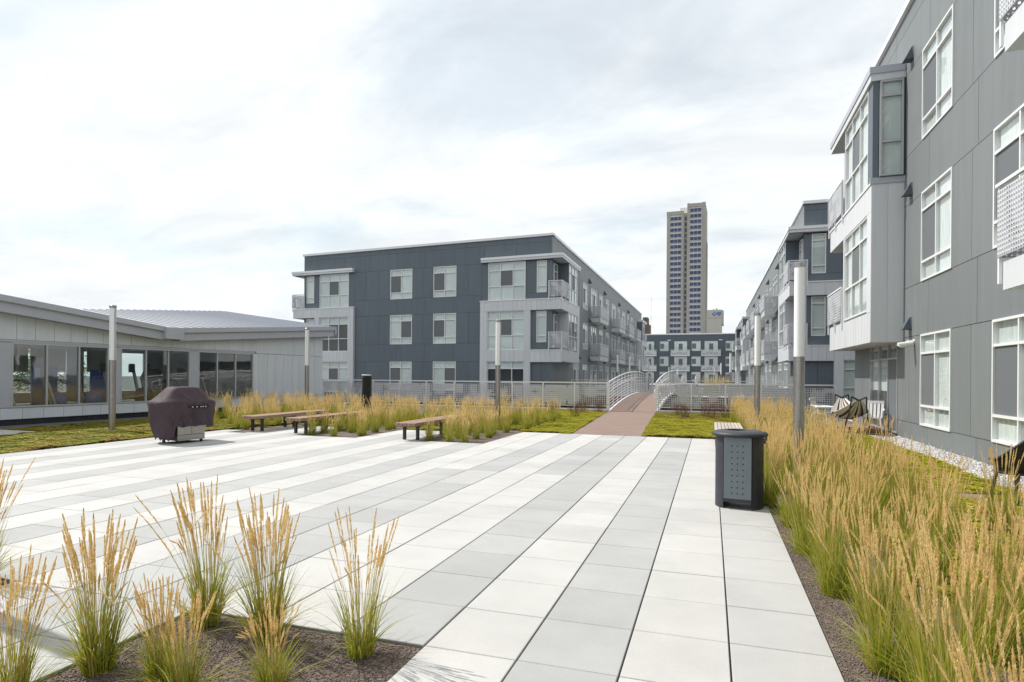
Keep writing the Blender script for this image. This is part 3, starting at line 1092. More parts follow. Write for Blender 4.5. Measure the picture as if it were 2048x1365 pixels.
# ---- the block closing the far end
bE = thing('apartment_building', 'dark apartment block closing the far end of the walk below the tower', 'building', (-5, 157, 0))
frE = Frame(8, 157, -1, 0)
obj('wall', MB().box(-26, 16, 0.0, 18, -9, 12.1), 'far_panel', bE)
X = lambda x: 8 - x
fbox('parapet_cap', frE, bE, X(-31), X(11), -.4, .15, 12.1, 12.35, 'silver_trim')
for k, (z0, z1) in enumerate(((.45, 2.8), (4.28, 6.62), (8.05, 10.42))):
    for i, (a, b, t) in enumerate(((-15.6, -13.65, 'd'), (-12.19, -10.13, 'w'), (-8.7, -5.67, 'd'), (-4.53, -2.47, 'w'), (-1.52, 1.54, 'd'), (3.39, 5.4, 'w'))):
        if t == 'w':
            std_window(frE, bE, X(a), X(b), z0, z1, v=[0, 3, 0][k] if i == 1 else 0, lo=True, d=.1)
        else:
            window(frE, bE, X(a), X(b), z0 - .3, z1, [0, .8, 1], [['b', 'b', 'b'], ['b', 's', 'b']], lo=True, d=.1)
            if k:
                w = (a - .8, b + .7)
                balcony(frE, bE, X(w[0]), X(w[1]), z0 - .9, depth=1.1, seed=43, slab=.4, pitch=.12)
for x in (-10.0, 2.2):
    fbox('vent_hood', frE, bE, X(x) - .4, X(x) + .4, .002, .3, 10.6, 10.8, 'silver_trim')

# ================================================================== TOWER AND FAR BUILDINGS
bT = thing('office_tower', 'tall concrete office tower of two joined shafts with rows of dark blue windows', 'tower', (-15.75, 405, -9))
bT.rotation_euler.z = R(-2.5)
bT.scale = (.945, 1, 1)
# local x from -12.9 to 12.9 along the front
obj('wall', MB().box(-12.6, -1.6, .6, 22, 0, 116.2), 'tower_white', bT)
obj('wall', MB().box(.9, 12.2, .0, 24, 0, 120.8), 'tower_white', bT)
obj('stair_shaft', MB().box(-1.6, .9, 1.3, 20, 0, 115.6), 'tower_concrete', bT)
obj('plant_room', MB().box(-4.6, 2.2, 6, 16, 115.7, 120.2), 'tower_white', bT)
for x0, x1, y, zt in ((-12.75, -10.6, .25, 116.6), (-3.1, -1.5, .25, 116.6), (.75, 2.3, -.35, 121.2), (10.2, 12.45, -.35, 121.2)):
    obj('pier', MB().box(x0, x1, y, y + 1.6, 0, zt), 'tower_concrete', bT)
obj('side_wall', MB().box(12.21, 12.5, 1.3, 23, 0, 120.4), 'tower_concrete', bT)
obj('side_wall', MB().box(12.51, 13.1, 8, 19, 0, 98), 'tower_concrete', bT)
for x0, x1, y, z in ((-12.9, -1.45, .2, 114.6), (.7, 12.6, -.4, 118.6)):
    obj('crown_beam', MB().box(x0, x1, y, y + 1.2, z, z + 2.3), 'tower_concrete', bT)
wm = MB().box(0, 2.05, -.25, 0, 0, 2.05).mesh('window', 'tower_glass')
ws = MB().box(0, 1.0, -.25, 0, 0, 2.3).mesh('window', 'tower_glass')
for k in range(24):
    for xb, y, zt in ((-10.25, .6, 111.2), (2.75, .0, 115.6)):
        z = zt - k * 3.62
        if z < 16: continue
        for q in range(3):
            link('window', wm, bT, (xb + q * 2.42, y - .02, z))
        obj('sill_band', MB().box(xb - .3, xb + 7.2, y - .12, y - .01, z - .62, z - .42), 'tower_concrete', bT)
    if k < 24:
        link('window', ws, bT, (-.85, 1.25, 110.8 - k * 3.62))

bW = thing('pale_tower', 'pale windowless tower carrying two blue emblems behind the tall office tower', 'building', (2.4, 632, -9))
bW.rotation_euler.z = R(-2)
obj('wall', MB().box(-8.6, 7.3, 0, 22, 0, 68.5).box(-8.6, 7.35, -.3, 22, 68.6, 76.5), 'pale_stone', bW)
obj('side_wall', MB().box(7.31, 8.9, 1.5, 20, 62, 76), 'pale_stone', bW)
obj('roof_unit', MB().box(1.5, 3.0, 4, 8, 76.5, 78.4).box(-1, .2, 4, 8, 76.5, 77.8), 'tower_concrete', bW)
cr = MB()
cx, cz, r = 0.3, 72.4, 2.0
for a, b in ((.72, 2.0), (2.0, .72)):
    cr.box(cx - a, cx + a, -.5, -.31 - (.01 if a < 1 else 0), cz - b, cz + b)
obj('cross_emblem', cr, 'emblem_blue', bW)
obj('emblem_figure', MB().box(cx - .22, cx + .22, -.6, -.51, cz - 1.2, cz + .6).box(cx - 1.0, cx + 1.0, -.59, -.512, cz + .1, cz + .4).box(cx - .3, cx + .3, -.58, -.514, cz + .75, cz + 1.25), 'white_plastic', bW)
sh = MB()
sx = 4.7
pts = [(-1.8, 2.0), (0, 1.6), (1.8, 2.0), (1.9, .2), (1.1, -1.4), (0, -2.1), (-1.1, -1.4), (-1.9, .2)]
n = len(pts)
sh.v = [(sx + x, -.5, cz + z) for x, z in pts] + [(sx + x, -.31, cz + z) for x, z in pts]
sh.f = [tuple(range(n))[::-1]] + [(i, (i + 1) % n, n + (i + 1) % n, n + i) for i in range(n)]
obj('shield_emblem', sh, 'emblem_blue', bW)
sn = MB()
sn.tube([(sx - .1, -.56, cz - 1.3), (sx + .5, -.56, cz - .6), (sx - .5, -.56, cz + .1), (sx + .5, -.56, cz + .7), (sx, -.56, cz + 1.3)], .14, 5)
sn.box(sx - .08, sx + .08, -.6, -.51, cz - 1.4, cz + 1.5)
obj('emblem_figure', sn, 'white_plastic', bW)

bB = thing('brick_building', 'stepped brown brick building barely showing behind the end of the slate block', 'building', (-29.5, 306, -9))
obj('wall', MB().box(-4, 1.3, 0, 12, 0, 31).box(-4, .2, 2, 12, 31, 36.5).box(-3, -.6, 3, 11, 36.5, 40), 'brown_brick', bB)
for k in range(7):
    fbox_m = MB().box(-3.4, .9, -.12, -.01, 12 + k * 2.6, 12.5 + k * 2.6)
    obj('ledge', fbox_m, 'tower_white', bB)
obj('mast', MB().tube([(1.0, 4, 31), (1.0, 4, 50)], .09, 5), 'silver_trim', bB)

# ================================================================== CLUBHOUSE
sdir = (math.sin(R(4)), math.cos(R(4)))
bC = thing('clubhouse', 'low pale metal clad gym pavilion with a butterfly roof and a long band of windows', 'building', (-20.79, 12.98, 0))
frC = Frame(-20.79, 12.98, -sdir[0], -sdir[1])
S_ = lambda s: -s
E_END = 14.95
# sill wall, piers, header and upper boards
course(frC, bC, .2, .56, -E_END, 12, .62, 'club_wall', d0=-.06, d1=0, gap=.012, name='wall_panel')
WIN = [(.29, 3.38), (3.80, 6.75), (7.14, 10.12)]
course(frC, bC, .56, 2.62, -E_END, -10.12, .55, 'club_wall', d0=-.06, d1=0, gap=.012, name='wall_panel')
for a, b in ((3.38, 3.80), (6.75, 7.14), (-12, .29)):
    fbox('wall_panel', frC, bC, -b, -a, -.06, .015, .57, 2.61, 'club_trim')
fbox('header_trim', frC, bC, -10.2, 12, -.05, .025, 2.625, 2.70, 'club_trim')


def eave_z(s):           # underside of the fascia along the wall
    return 3.42 - (s + .2) * .0726 if s < 5.7 else 2.99 + (s - 5.7) * .0715


js = [-12, -11, -10, -9, -8, -7, -6, -5, -4, -3, -2, -1, -.05, .44, 0.98, 1.55, 2.07, 2.62, 3.17, 3.7, 4.22, 4.77, 5.3, 5.9, 6.48, 7.22, 7.99, 8.72, 9.49, 10.3, 11.04, 11.82, 12.76, 13.6, 14.3, 14.95]
for a, b in zip(js[:-1], js[1:]):
    z0 = 2.71 if b <= 10.35 else 2.63
    mb = MB()
    za, zb = eave_z(a) + .2, eave_z(b) + .2
    w = b - a - .012
    # local x runs towards smaller s
    mb.v = [(0, -.06, 0), (w, -.06, 0), (w, 0, 0), (0, 0, 0), (0, -.06, zb - z0), (w, -.06, za - z0), (w, 0, za - z0), (0, 0, zb - z0)]
    mb.f = [(3, 2, 1, 0), (4, 5, 6, 7), (0, 1, 5, 4), (1, 2, 6, 5), (2, 3, 7, 6), (3, 0, 4, 7)]
    fobj('wall_panel', frC, bC, mb.mesh('wall_panel', 'club_wall'), -b + .006, 0, z0)
# side wall at the far end, floor, back wall and base
fbox('wall', frC, bC, -E_END, -E_END + .15, -9, -.065, .2, 3.6, 'club_wall')
fbox('floor', frC, bC, -E_END + .16, 12, -8.9, -.07, -.05, .30, 'screen')
fbox('plinth', frC, bC, -E_END + .05, 12, -.30, -.07, -.1, .2, 'black_metal')
for a, b in ((-12, -.6), (3.2, 4.2), (7.4, 8.2), (11.4, E_END)):
    fbox('back_wall', frC, bC, -b, -a, -9, -8.8, .3, 3.9, 'interior_wall')
for a, b in ((-.6, 3.2), (4.2, 7.4), (8.2, 11.4)):
    fbox('back_wall', frC, bC, -b, -a, -9, -8.8, .3, .75, 'interior_wall')
    fbox('back_wall', frC, bC, -b, -a, -9, -8.8, 2.7, 3.9, 'interior_wall')
    fbox('pane', frC, bC, -b, -a, -8.93, -8.9, .76, 2.69, 'glass')
for a, b in ((4.3, 5.7), (5.8, 7.3), (8.3, 9.8)):
    fbox('roller_blind', frC, bC, -b, -a, -8.75, -8.7, 1.7, 2.75, 'gym_cream')
fbox('back_wall', frC, bC, 11.8, 12, -8.8, -.07, .3, 3.9, 'interior_wall')
fbox('ceiling', frC, bC, -E_END + .16, 11.8, -8.75, -.3, 2.85, 2.95, 'interior_wall')
for (a, b), cols in zip(WIN, (([0, .335, .667, 1]), ([0, .345, .667, 1]), ([0, .327, .66, 1]))):
    u0, u1 = -b, -a
    window(frC, bC, u0, u1, .565, 2.62, [0, 1], [['g', 'g', 'g']], cols=cols, frame='alu_frame', glass='glass_gym', d=-.0, bar=.055)
# roof sheets
Eo = lambda s, d, z: frC.p(-s, d, z)
OH = .38
V0 = Eo(5.65, OH, 3.41)
T0 = Eo(15.45, OH, 4.21)
L0 = Eo(-12.5, OH, 3.41 + 18.15 * .1005)
R1 = (T0[0] - 7.5, T0[1] + .0, T0[2] + 1.06)
R2 = (V0[0] - 7.0, V0[1] + 1.3, V0[2] + 1.09)
L1 = (L0[0] - 7.0, L0[1] + 1.3, L0[2] + 1.09)
loc = Vector(bC.location)
rel = lambda p: tuple(Vector(p) - loc)
rr = obj('roof', MB().slab([rel(V0), rel(T0), rel(R1), rel(R2)], .16), 'club_roof', bC)
lr = obj('roof', MB().slab([rel(L0), rel(V0), rel(R2), rel(L1)], .16), 'club_roof', bC)
V0v, T0v, R1v, R2v, L0v, L1v = (Vector(rel(p)) for p in (V0, T0, R1, R2, L0, L1))


def seam(parent, a, b):
    mb = MB()
    t = (b - a).normalized()
    sd_ = t.cross(Vector((0, 0, 1))).normalized() * .018
    h = Vector((0, 0, .045))
    p = [a - sd_, a + sd_, b + sd_, b - sd_]
    mb.v = [tuple(q) for q in p] + [tuple(q + h) for q in p]
    mb.f = [(3, 2, 1, 0), (4, 5, 6, 7), (0, 1, 5, 4), (1, 2, 6, 5), (2, 3, 7, 6), (3, 0, 4, 7)]
    o = obj('roof_seam', mb, 'club_trim', parent)
    return o


for k in range(1, 24):
    f = k / 24
    seam(rr, V0v.lerp(T0v, f), R2v.lerp(R1v, f))
for k in range(1, 30):
    f = k / 30
    seam(lr, L0v.lerp(V0v, f), L1v.lerp(R2v, f))
# stepped fascia boards


def fascia(a, b, top, h, off):
    mb = MB()
    nv = Vector((frC.n[0], frC.n[1], 0))
    p = []
    for q in (a, b):
        for o_, z in ((off, top), (off, top - h), (off - .12, top - h), (off - .12, top)):
            p.append(tuple(q + nv * o_ + Vector((0, 0, z))))
    mb.v = p
    mb.f = [(0, 4, 5, 1), (1, 5, 6, 2), (2, 6, 7, 3), (3, 7, 4, 0), (0, 1, 2, 3), (7, 6, 5, 4)]
    return mb


for a, b in ((L0v, V0v + Vector((-.0, -.35, .03))), (V0v + Vector((0, .35, .03)), T0v)):
    obj('fascia', fascia(a, b, .04, .19, .05), 'club_trim', bC)
    obj('fascia', fascia(a, b, -.155, .32, -.04), 'club_trim', bC)
    obj('soffit', fascia(a, b, -.42, .05, -.165).__class__().slab([tuple(a + Vector((-.05, 0, -.44))), tuple(b + Vector((-.05, 0, -.44))), tuple(b + Vector((-.5, 0, -.44))), tuple(a + Vector((-.5, 0, -.44)))], .03), 'club_trim', bC)
vb = V0v + Vector((frC.n[0], frC.n[1], 0)) * .02
obj('gutter_box', MB().box(vb.x - .35, vb.x + .1, vb.y - .42, vb.y + .42, vb.z - .40, vb.z + .05), 'club_trim', bC)
fasc_end = MB().slab([tuple(T0v + Vector((.03, .02, .02))), tuple(R1v + Vector((.03, .02, .02))), tuple(R1v + Vector((.03, .14, .02))), tuple(T0v + Vector((.03, .14, .02)))], .42)
obj('fascia', fasc_end, 'club_trim', bC)

# ================================================================== FENCES AND BRIDGES
def fence(x0, x1, y, label, bay=1.55, zb=.06, h=1.32, seed=60):
    t = thing('metal_fence', label, 'fence', (x0, y, zb))
    n = max(1, round((x1 - x0) / bay))
    w = (x1 - x0) / n
    nx = round((w - .07) / .095); nz = 10
    px = (w - .07) / nx
    post = cached(('fpost', h), lambda: MB().box(-.03, .03, -.03, .03, 0, h - .04).mesh('post', 'rail_white'))
    for i in range(n + 1):
        link('post', post, t, (w * i, 0, 0))
    for i in range(n):
        sd_ = seed + (i * 7 + 3) % 5
        cut = [.42, .55, .72, .5, .8][(i * 7 + 3) % 5]
        me = perf_mesh((nx, nz, round(px, 4), 'f', sd_), nx, nz, px, .014, px * .37, sd_, squares=True, cut=cut)
        link('perforated_panel', me, t, (w * i + .035, -.035, .22))
    obj('top_rail', MB().box(-.03, x1 - x0 + .03, -.035, .035, h - .04, h + .02), 'rail_white', t)
    obj('base_rail', MB().box(.03, x1 - x0 - .03, -.04, .04, -.0, .05), 'rail_white', t)
    obj('lower_rail', MB().box(.03, x1 - x0 - .03, -.02, .02, .16, .20), 'rail_white', t)
    return t


fence(-20.9, -4.78, 29.6, 'long perforated metal fence behind the bench beds running from the gym to the bridge')
fence(-2.36, 5.15, 29.6, 'perforated metal fence between the bridge and the grey apartment wall', seed=60)
fence(-10.9, -4.8, 49.2, 'perforated metal fence on the far side of the gap, before the slate block', seed=60)
fence(-2.3, 5.1, 49.2, 'perforated metal fence on the far side of the gap, right of the bridge end', seed=60)


def bridge(y0, y1, rise, label, xl=-4.70, xr=-2.46, posts=16, hi=True):
    t = thing('footbridge', label, 'footbridge', (0, y0, 0))
    L = y1 - y0
    zf = lambda s: rise * (1 - (2 * s / L - 1) ** 2)
    N = 28
    mb = MB()
    for k in range(N):
        a, b = L * k / N, L * (k + 1) / N
        mb.slab([(xl + .05, a, zf(a) + .012), (xr - .05, a, zf(a) + .012), (xr - .05, b, zf(b) + .012), (xl + .05, b, zf(b) + .012)], .12)
    obj('deck', mb, 'path_brown', t)
    rh = 1.40
    for x, sgn in ((xl, 1), (xr, -1)):
        obj('beam', MB().tube([(x, L * k / N, zf(L * k / N) - .06) for k in range(N + 1)], .09, 8), 'rail_white', t)
        rl = obj('railing', MB().tube([(x, L * k / N, zf(L * k / N) + rh) for k in range(N + 1)], .038, 8), 'rail_white', t)
        for q in range(8):
            z = .16 + q * .148
            obj('rail', MB().tube([(x, .12 + (L - .24) * k / N, zf(.12 + (L - .24) * k / N) + z) for k in range(N + 1)], .019, 6), 'rail_white', rl)
        obj('handrail', MB().tube([(x + sgn * .02, .35, .62), (x + sgn * .10, .30, .66), (x + sgn * .10, .32, .98)] + [(x + sgn * .10, .4 + (L - .8) * k / N, zf(.4 + (L - .8) * k / N) + 1.0) for k in range(N + 1)], .02, 6), 'rail_white', rl)
        for q in range(posts + 1):
            s = L * q / posts
            end = q in (0, posts)
            me = cached(('bpost', end), lambda: (MB().box(-.045, .045, -.045, .045, 0, rh + .02) if end else MB().box(-.02, .02, -.035, .035, 0, rh)).mesh('post', 'rail_white'))
            link('post', me, t, (x, s, zf(s) - .02))
    return t


bridge(29.55, 53.2, .60, 'white arched footbridge with curved tube railings carrying the brown path')
bridge(104, 127.5, .55, 'second arched footbridge far beyond the first, only its railings showing', posts=10)

# ================================================================== LAMP POSTS
LAMP_G = 'tall lamp posts on the roof deck'


def lamp(x, y, label, h=3.6, first=[None]):
    if first[0] is None:
        t = thing('lamp_post', label, 'lamp post', (x, y, -.05), group=LAMP_G)
        obj('post', MB().lathe([(.088, 0), (.088, .10), (.088, .5), (.088, 2.07)], 24), 'stainless', t, smooth=True)
        obj('base_plate', MB().lathe([(.0, 0), (.14, 0), (.14, .018), (.089, .018)], 20), 'stainless', t)
        for a_ in (45, 135, 225, 315):
            obj('bolt', MB().lathe([(.012, .018), (.012, .04), (0, .042)], 6, (.115 * math.cos(R(a_)), .115 * math.sin(R(a_)), 0)), 'stainless', t)
        obj('light_tube', MB().lathe([(.084, 2.07), (.084, h - .02)], 24), 'lamp_white', t, smooth=True)
        obj('collar', MB().lathe([(.087, 2.06), (.091, 2.06), (.091, 2.10), (.086, 2.10)], 24), 'stainless', t, smooth=False)
        obj('cap', MB().lathe([(.089, h - .02), (.091, h + .05), (.08, h + .06), (.0, h + .06)], 24), 'stainless', t)
        obj('side_strip', MB().box(.078, .098, -.022, .022, 2.12, h - .03), 'alu_frame', t)
        first[0] = t
        return t
    s = first[0]
    t = s.copy(); COL.objects.link(t)
    t.location = (x, y, -.05); t['label'] = label
    for c in list(s.children):
        d = c.copy(); COL.objects.link(d); d.parent = t
    return t


for x, y, lb in ((1.39, 11.1, 'thick steel lamp post standing in the golden grass behind the litter bin'),
                 (1.31, 19.5, 'thinner looking lamp post farther back in the golden grass by the fence'),
                 (-7.0, 19.9, 'lamp post in the planting behind the shortest bench, before the silver corner bay'),
                 (-16.05, 21.6, 'lamp post at the far corner of the metal clad gym'),
                 (-16.2, 13.0, 'lamp post on the low planting in front of the gym windows, left of the grill'),
                 (-6.55, 3.22, 'lamp post outside the view whose shadow crosses the near pavers'),
                 (-7.58, 52.2, 'first lamp post over the fence beside the slate block'),
                 (-7.05, 56.1, 'second lamp post over the fence beside the slate block'),
                 (-7.19, 65.5, 'third lamp post along the slate block, seen over the bridge railing'),
                 (-7.45, 78.7, 'fourth lamp post along the slate block, left of the far balconies'),
                 (-7.85, 123.6, 'tiny far lamp post just left of the right bridge railing'),
                 (-7.6, 150, 'tiny far lamp post rising behind the top of the right bridge railing'),
                 (1.45, 50.5, 'far lamp post before the right hand block, tallest of the distant ones'),
                 (1.28, 87, 'distant lamp post on the right, beside the dark end block'),
                 (.63, 122, 'most distant lamp post on the right, above the golden mound')):
    lamp(x, y, lb)

# ================================================================== BENCHES
BENCH_G = 'slatted benches round the paving'
slat_m = {}


def bench(x, y, w, L, label, m='wood_top', n=5, h=.46):
    t = thing('bench', label, 'bench', (x, y, 0), group=BENCH_G)
    sw = (w - .012 * (n - 1)) / n
    for i in range(n):
        me = cached(('slat', round(sw, 3), L, m, n), lambda: MB().bevelbox(0, sw, 0, L, h - .085, h, .006).mesh('slat', m))
        link('slat', me, t, (i * (sw + .012), 0, 0))
    for yy in (.35, L / 2, L - .4):
        obj('crossbar', MB().box(.02, w - .02, yy - .03, yy + .03, h - .125, h - .087), 'black_metal', t)
        for xx in (.06, w - .12):
            me = cached(('bleg',), lambda: MB().box(0, .07, -.035, .035, 0, h - .127).mesh('leg', 'black_metal'))
            link('leg', me, t, (xx, yy, 0))
    return t


bench(-13.02, 14.5, .52, 3.6, 'leftmost brown wooden bench, nearest the gym and the lamp post')
bench(-11.38, 14.35, .52, 3.6, 'middle brown wooden bench with grass crowding its right side')
bench(-7.72, 14.0, .56, 3.6, 'right brown wooden bench standing at the corner of the grass bed')
bench(.10, 14.8, .66, 3.0, 'weathered grey slatted bench behind the litter bin', m='wood_grey', n=8, h=.45)

# ================================================================== LITTER BIN
t = thing('litter_bin', 'dark oval litter bin with a grey dotted front panel on the paving edge', 'litter bin', (.365, 8.62, 0), R(-7))
k = 30


def shell(a0, a1, r=.30, z0=0, z1=.94, th=.02):
    mb = MB()
    N = 12
    ring = []
    for i in range(N + 1):
        a = a0 + (a1 - a0) * i / N
        ring.append((math.cos(a), math.sin(a)))
    for (rr_, zz) in ((r, z0), (r, z1), (r - th, z1), (r - th, z0)):
        for c, s in ring:
            mb.v.append((c * rr_ * 1.0, s * rr_ * .98, zz))
    M = N + 1
    for b in range(4):
        for i in range(N):
            p, q = b * M + i, ((b + 1) % 4) * M + i
            mb.f.append((p, p + 1, q + 1, q))
    for i in (0, N):
        f = tuple(b * M + i for b in range(4))
        mb.f.append(f if i else f[::-1])
    return mb


obj('side_shell', shell(R(118), R(234)), 'bin_dark', t)
obj('side_shell', shell(R(-54), R(62)), 'bin_dark', t)
body = MB().lathe([(.0, .12), (.24, .12), (.24, .93), (0, .93)], 24)
obj('liner', body, 'black_metal', t, smooth=False)
# front panel with 3 x 9 round holes
V, F = [], []
pz0, pz1, pw = .135, .925, .335
nx_, nz_ = 3, 9
gx_ = [-.5 * pw, -.115, -.04, .035, .11, .5 * pw]
xs_ = [-.068, 0, .068]
zs_ = [.205 + i * .0765 for i in range(9)]
hole = MB()
cell = .034
ex = [-pw / 2] + [x + s * cell for x in xs_ for s in (-1, 1)] + [pw / 2]
ezz = [pz0] + [z + s * cell for z in zs_ for s in (-1, 1)] + [pz1]
for i in range(len(ex) - 1):
    for j in range(len(ezz) - 1):
        x0, x1, z0, z1 = ex[i], ex[i + 1], ezz[j], ezz[j + 1]
        if i % 2 == 1 and j % 2 == 1:
            cx_, cz_ = (x0 + x1) / 2, (z0 + z1) / 2
            n = len(hole.v)
            hh = cell
            outer = [(hh, 0), (hh, hh), (0, hh), (-hh, hh), (-hh, 0), (-hh, -hh), (0, -hh), (hh, -hh)]
            for ox, oz in outer: hole.v.append((cx_ + ox, 0, cz_ + oz))
            for q in range(8): hole.v.append((cx_ + .0095 * math.cos(q * math.pi / 4), 0, cz_ + .0095 * math.sin(q * math.pi / 4)))
            for q in range(8): hole.v.append((cx_ + .0095 * math.cos(q * math.pi / 4), .012, cz_ + .0095 * math.sin(q * math.pi / 4)))
            for q in range(8):
                w_ = (q + 1) % 8
                hole.f.append((n + q, n + w_, n + 8 + w_, n + 8 + q))
                hole.f.append((n + 8 + q, n + 8 + w_, n + 16 + w_, n + 16 + q))
        else:
            hole.quad((x0, 0, z0), (x1, 0, z0), (x1, 0, z1), (x0, 0, z1))
obj('front_panel', hole, 'bin_grey', t, (0, -.265, 0))
obj('front_panel_edge', MB().box(-pw / 2, pw / 2, -.255, -.25, pz0 - .002, pz1), 'black_metal', t)
obj('base_bar', MB().box(-.17, .17, -.262, -.235, .09, .134), 'bin_dark', t)
obj('back_panel', MB().box(-.17, .17, .25, .27, .13, .92), 'bin_grey', t)
obj('lid', MB().lathe([(.30, .925), (.345, .935), (.354, .95), (.352, .968), (.33, .985), (.26, 1.0), (.18, 1.008), (.172, 1.002), (.172, .93)], 40), 'bin_dark', t, smooth=True)
obj('opening_dark_disc', MB().lathe([(.171, .975), (.0, .974)], 24), 'black_metal', t)  # black disc painted in for the shade inside the lid hole
for a in (-.2, .2):
    obj('hinge', MB().box(.30, .33, a - .02, a + .02, .86, .925), 'black_metal', t)

# ================================================================== COVERED GRILL
g = thing('covered_grill', 'barbecue grill under a brown fabric cover standing at the edge of the paving', 'grill', (-12.40, 11.82, 0), R(-86) + math.pi)
# local: x along the front, -y is the front after turning
g.rotation_euler.z = R(80)
obj('cabinet', MB().box(-.37, .35, -.34, .30, .07, .62), 'black_metal', g)
for x0, x1, z0, z1 in ((-.365, -.01, .21, .60), (.0, .345, .21, .60), (-.365, .345, .075, .20)):
    obj('door', MB().bevelbox(x0, x1, -.362, -.342, z0, z1, .003), 'stainless', g)
for x in (-.32, .30):
    for y in (-.28, .25):
        obj('caster', MB().tube([(x - .02, y, .04), (x + .02, y, .04)], .038, 10), 'black_metal', g)


def cover():
    N, M = 112, 34
    rg = np.random.default_rng(3)
    V = []
    ph = rg.random((10, 3)) * 6.28
    for j in range(M + 1):
        f = j / M
        for i in range(N):
            a = 2 * math.pi * i / N
            ca, sa = math.cos(a), math.sin(a)

            def sq(hx, hy, p):
                r = 1.0 / ((abs(ca / hx) ** p + abs(sa / hy) ** p) ** (1 / p))
                return r * ca, r * sa
            if f < .12:
                q = f / .12
                x, y = sq(.33 * max(q, .02), .20 * max(q, .02), 4); z = 1.365 - .012 * q
            elif f < .42:
                q = (f - .12) / .30
                x, y = sq((.33 + .39 * q ** .85), .20 + .21 * q ** 1.0, 4 + q * .3); z = 1.353 - .36 * q - .03 * math.sin(q * 3.14)
            else:
                q = (f - .42) / .58
                front = max(0, -sa)
                hem = .40 if sa < -.2 and ca < .9 else .30
                if ca < -.84 or (ca < -.5 and sa > 0): hem = .06 + .08 * abs(math.sin(a * 9))
                if ca > .7: hem = .36
                x, y = sq(.72 + .015 * math.sin(q * 3.1) - .05 * q, .41 + .01 * q, 4.3 - q * .8)
                z = .993 + (hem - .993) * q
                if ca < -.6: x -= -.12 * q * q
            am = .0 if f < .12 else min(1, (f - .12) * 2)
            w = 0
            for t_, (p1, p2, p3) in enumerate(ph[:6]):
                w += math.sin(a * (5 + t_ * 3) + p1 + f * (2 + t_) * 1.7) * math.sin(f * (4 + t_ * 2) + p2) / (1 + t_ * .5)
            w *= .013 * am
            fold = (abs(math.sin(a * 4.5 + .7 + .5 * math.sin(f * 5))) ** .6 - .6) * .105 * max(0, f - .40) ** 1.1
            fold += (abs(math.sin(a * 2.5 + 1.9)) ** .5 - .7) * .03 * max(0, f - .35)
            w += fold
            sag = -.02 * math.sin(a * 3 + 1) * am * math.sin(f * 6)
            V.append((x + ca * w + sag * ca, y + sa * w, z + w * .5))
    F = []
    for j in range(M):
        for i in range(N):
            a0 = j * N + i; a1 = j * N + (i + 1) % N
            F.append((a0, a0 + N, a1 + N, a1))
    V = np.array(V)
    # creases: small sharp random folds
    cr_ = np.random.default_rng(9)
    for _ in range(40):
        c0 = V[cr_.integers(N * 6, len(V))]
        d0 = cr_.normal(size=3); d0 /= np.linalg.norm(d0)
        nrm = np.array([c0[0] / .72, c0[1] / .41 * 1.2, .25]); nrm /= np.linalg.norm(nrm)
        rel_ = V - c0
        along = rel_ @ d0
        perp = np.abs(rel_ @ np.cross(d0, nrm))
        wgt = np.exp(-(perp / .028) ** 2) * np.exp(-(along / .20) ** 2)
        V += wgt[:, None] * nrm * cr_.uniform(-.034, .042)
    return npmesh('cover', V, np.array(F), ['cover_brown'], smooth=True)


cv = link('cover', cover(), g)
obj('vent_strip', MB().box(-.16, .40, -.436, -.405, .855, .905), 'black_cloth', cv)
for x in (-.05, .06, .17, .23, .30):
    obj('vent_tag', MB().box(x, x + .03, -.442, -.437, .865, .885), 'white_plastic', cv)

# ================================================================== BLACK COVERED POST
t = thing('covered_heater', 'narrow black cloth covered column standing in the grass before the long fence', 'patio heater', (-12.35, 20.2, -.05), R(8))
prof = [(.17, 0), (.172, .3), (.165, .7), (.175, 1.0), (.168, 1.35), (.178, 1.62), (.17, 1.72)]
mbp = MB()
n0 = 0
kk = 20
for (r_, z_) in prof:
    for j in range(kk):
        th = 2 * math.pi * j / kk
        q = r_ * (1 + .05 * math.sin(3 * th + z_ * 4) + .03 * math.sin(7 * th - z_ * 6))
        mbp.v.append((q * math.cos(th), q * math.sin(th), z_ + (.02 * math.cos(th) if z_ > 1.6 else 0)))
for i in range(len(prof) - 1):
    for j in range(kk):
        a0, a1 = i * kk + j, i * kk + (j + 1) % kk
        mbp.f.append((a0, a1, a1 + kk, a0 + kk))
mbp.f.append(tuple((len(prof) - 1) * kk + j for j in range(kk)))
obj('cover', mbp, 'black_cloth', t, smooth=True)
obj('cover_rim', MB().lathe([(.172, 1.69), (.182, 1.70), (.182, 1.725), (.165, 1.74)], 20), 'interior_wall', t)

# ================================================================== TERRACE FURNITURE
t = thing('hammock_chair', 'striped fabric hammock slung in a black stand outside the sliding door', 'hammock', (4.15, 21.4, .045))
ends = ((0.0, 1.35), (0.0, -1.15))
for s, (ex_, ey_) in zip((1, -1), ends):
    for dx in (-.28, .28):
        obj('stand_leg', MB().tube([(dx * 1.3, ey_ * .72, 0), (dx * .8, ey_ * .93, .7), (dx * .7, ey_, 1.10)], .022, 6), 'black_metal', t)
    obj('stand_bar', MB().tube([(-.2, ey_, 1.10), (0, ey_ * .98, 1.0), (.2, ey_, 1.10)], .03, 6), 'black_metal', t)
    obj('stand_bar', MB().tube([(-.36, ey_ * .72, .03), (.36, ey_ * .72, .03)], .022, 6), 'black_metal', t)
obj('stand_beam', MB().tube([(0, ends[0][1] * .72, .03), (0, ends[1][1] * .72, .03)], .025, 6), 'black_metal', t)
cols = ['stripe_white', 'stripe_white', 'stripe_black', 'stripe_white', 'stripe_tan', 'stripe_white', 'stripe_black', 'stripe_white', 'stripe_tan', 'stripe_black', 'stripe_white', 'stripe_white']
NS = len(cols)
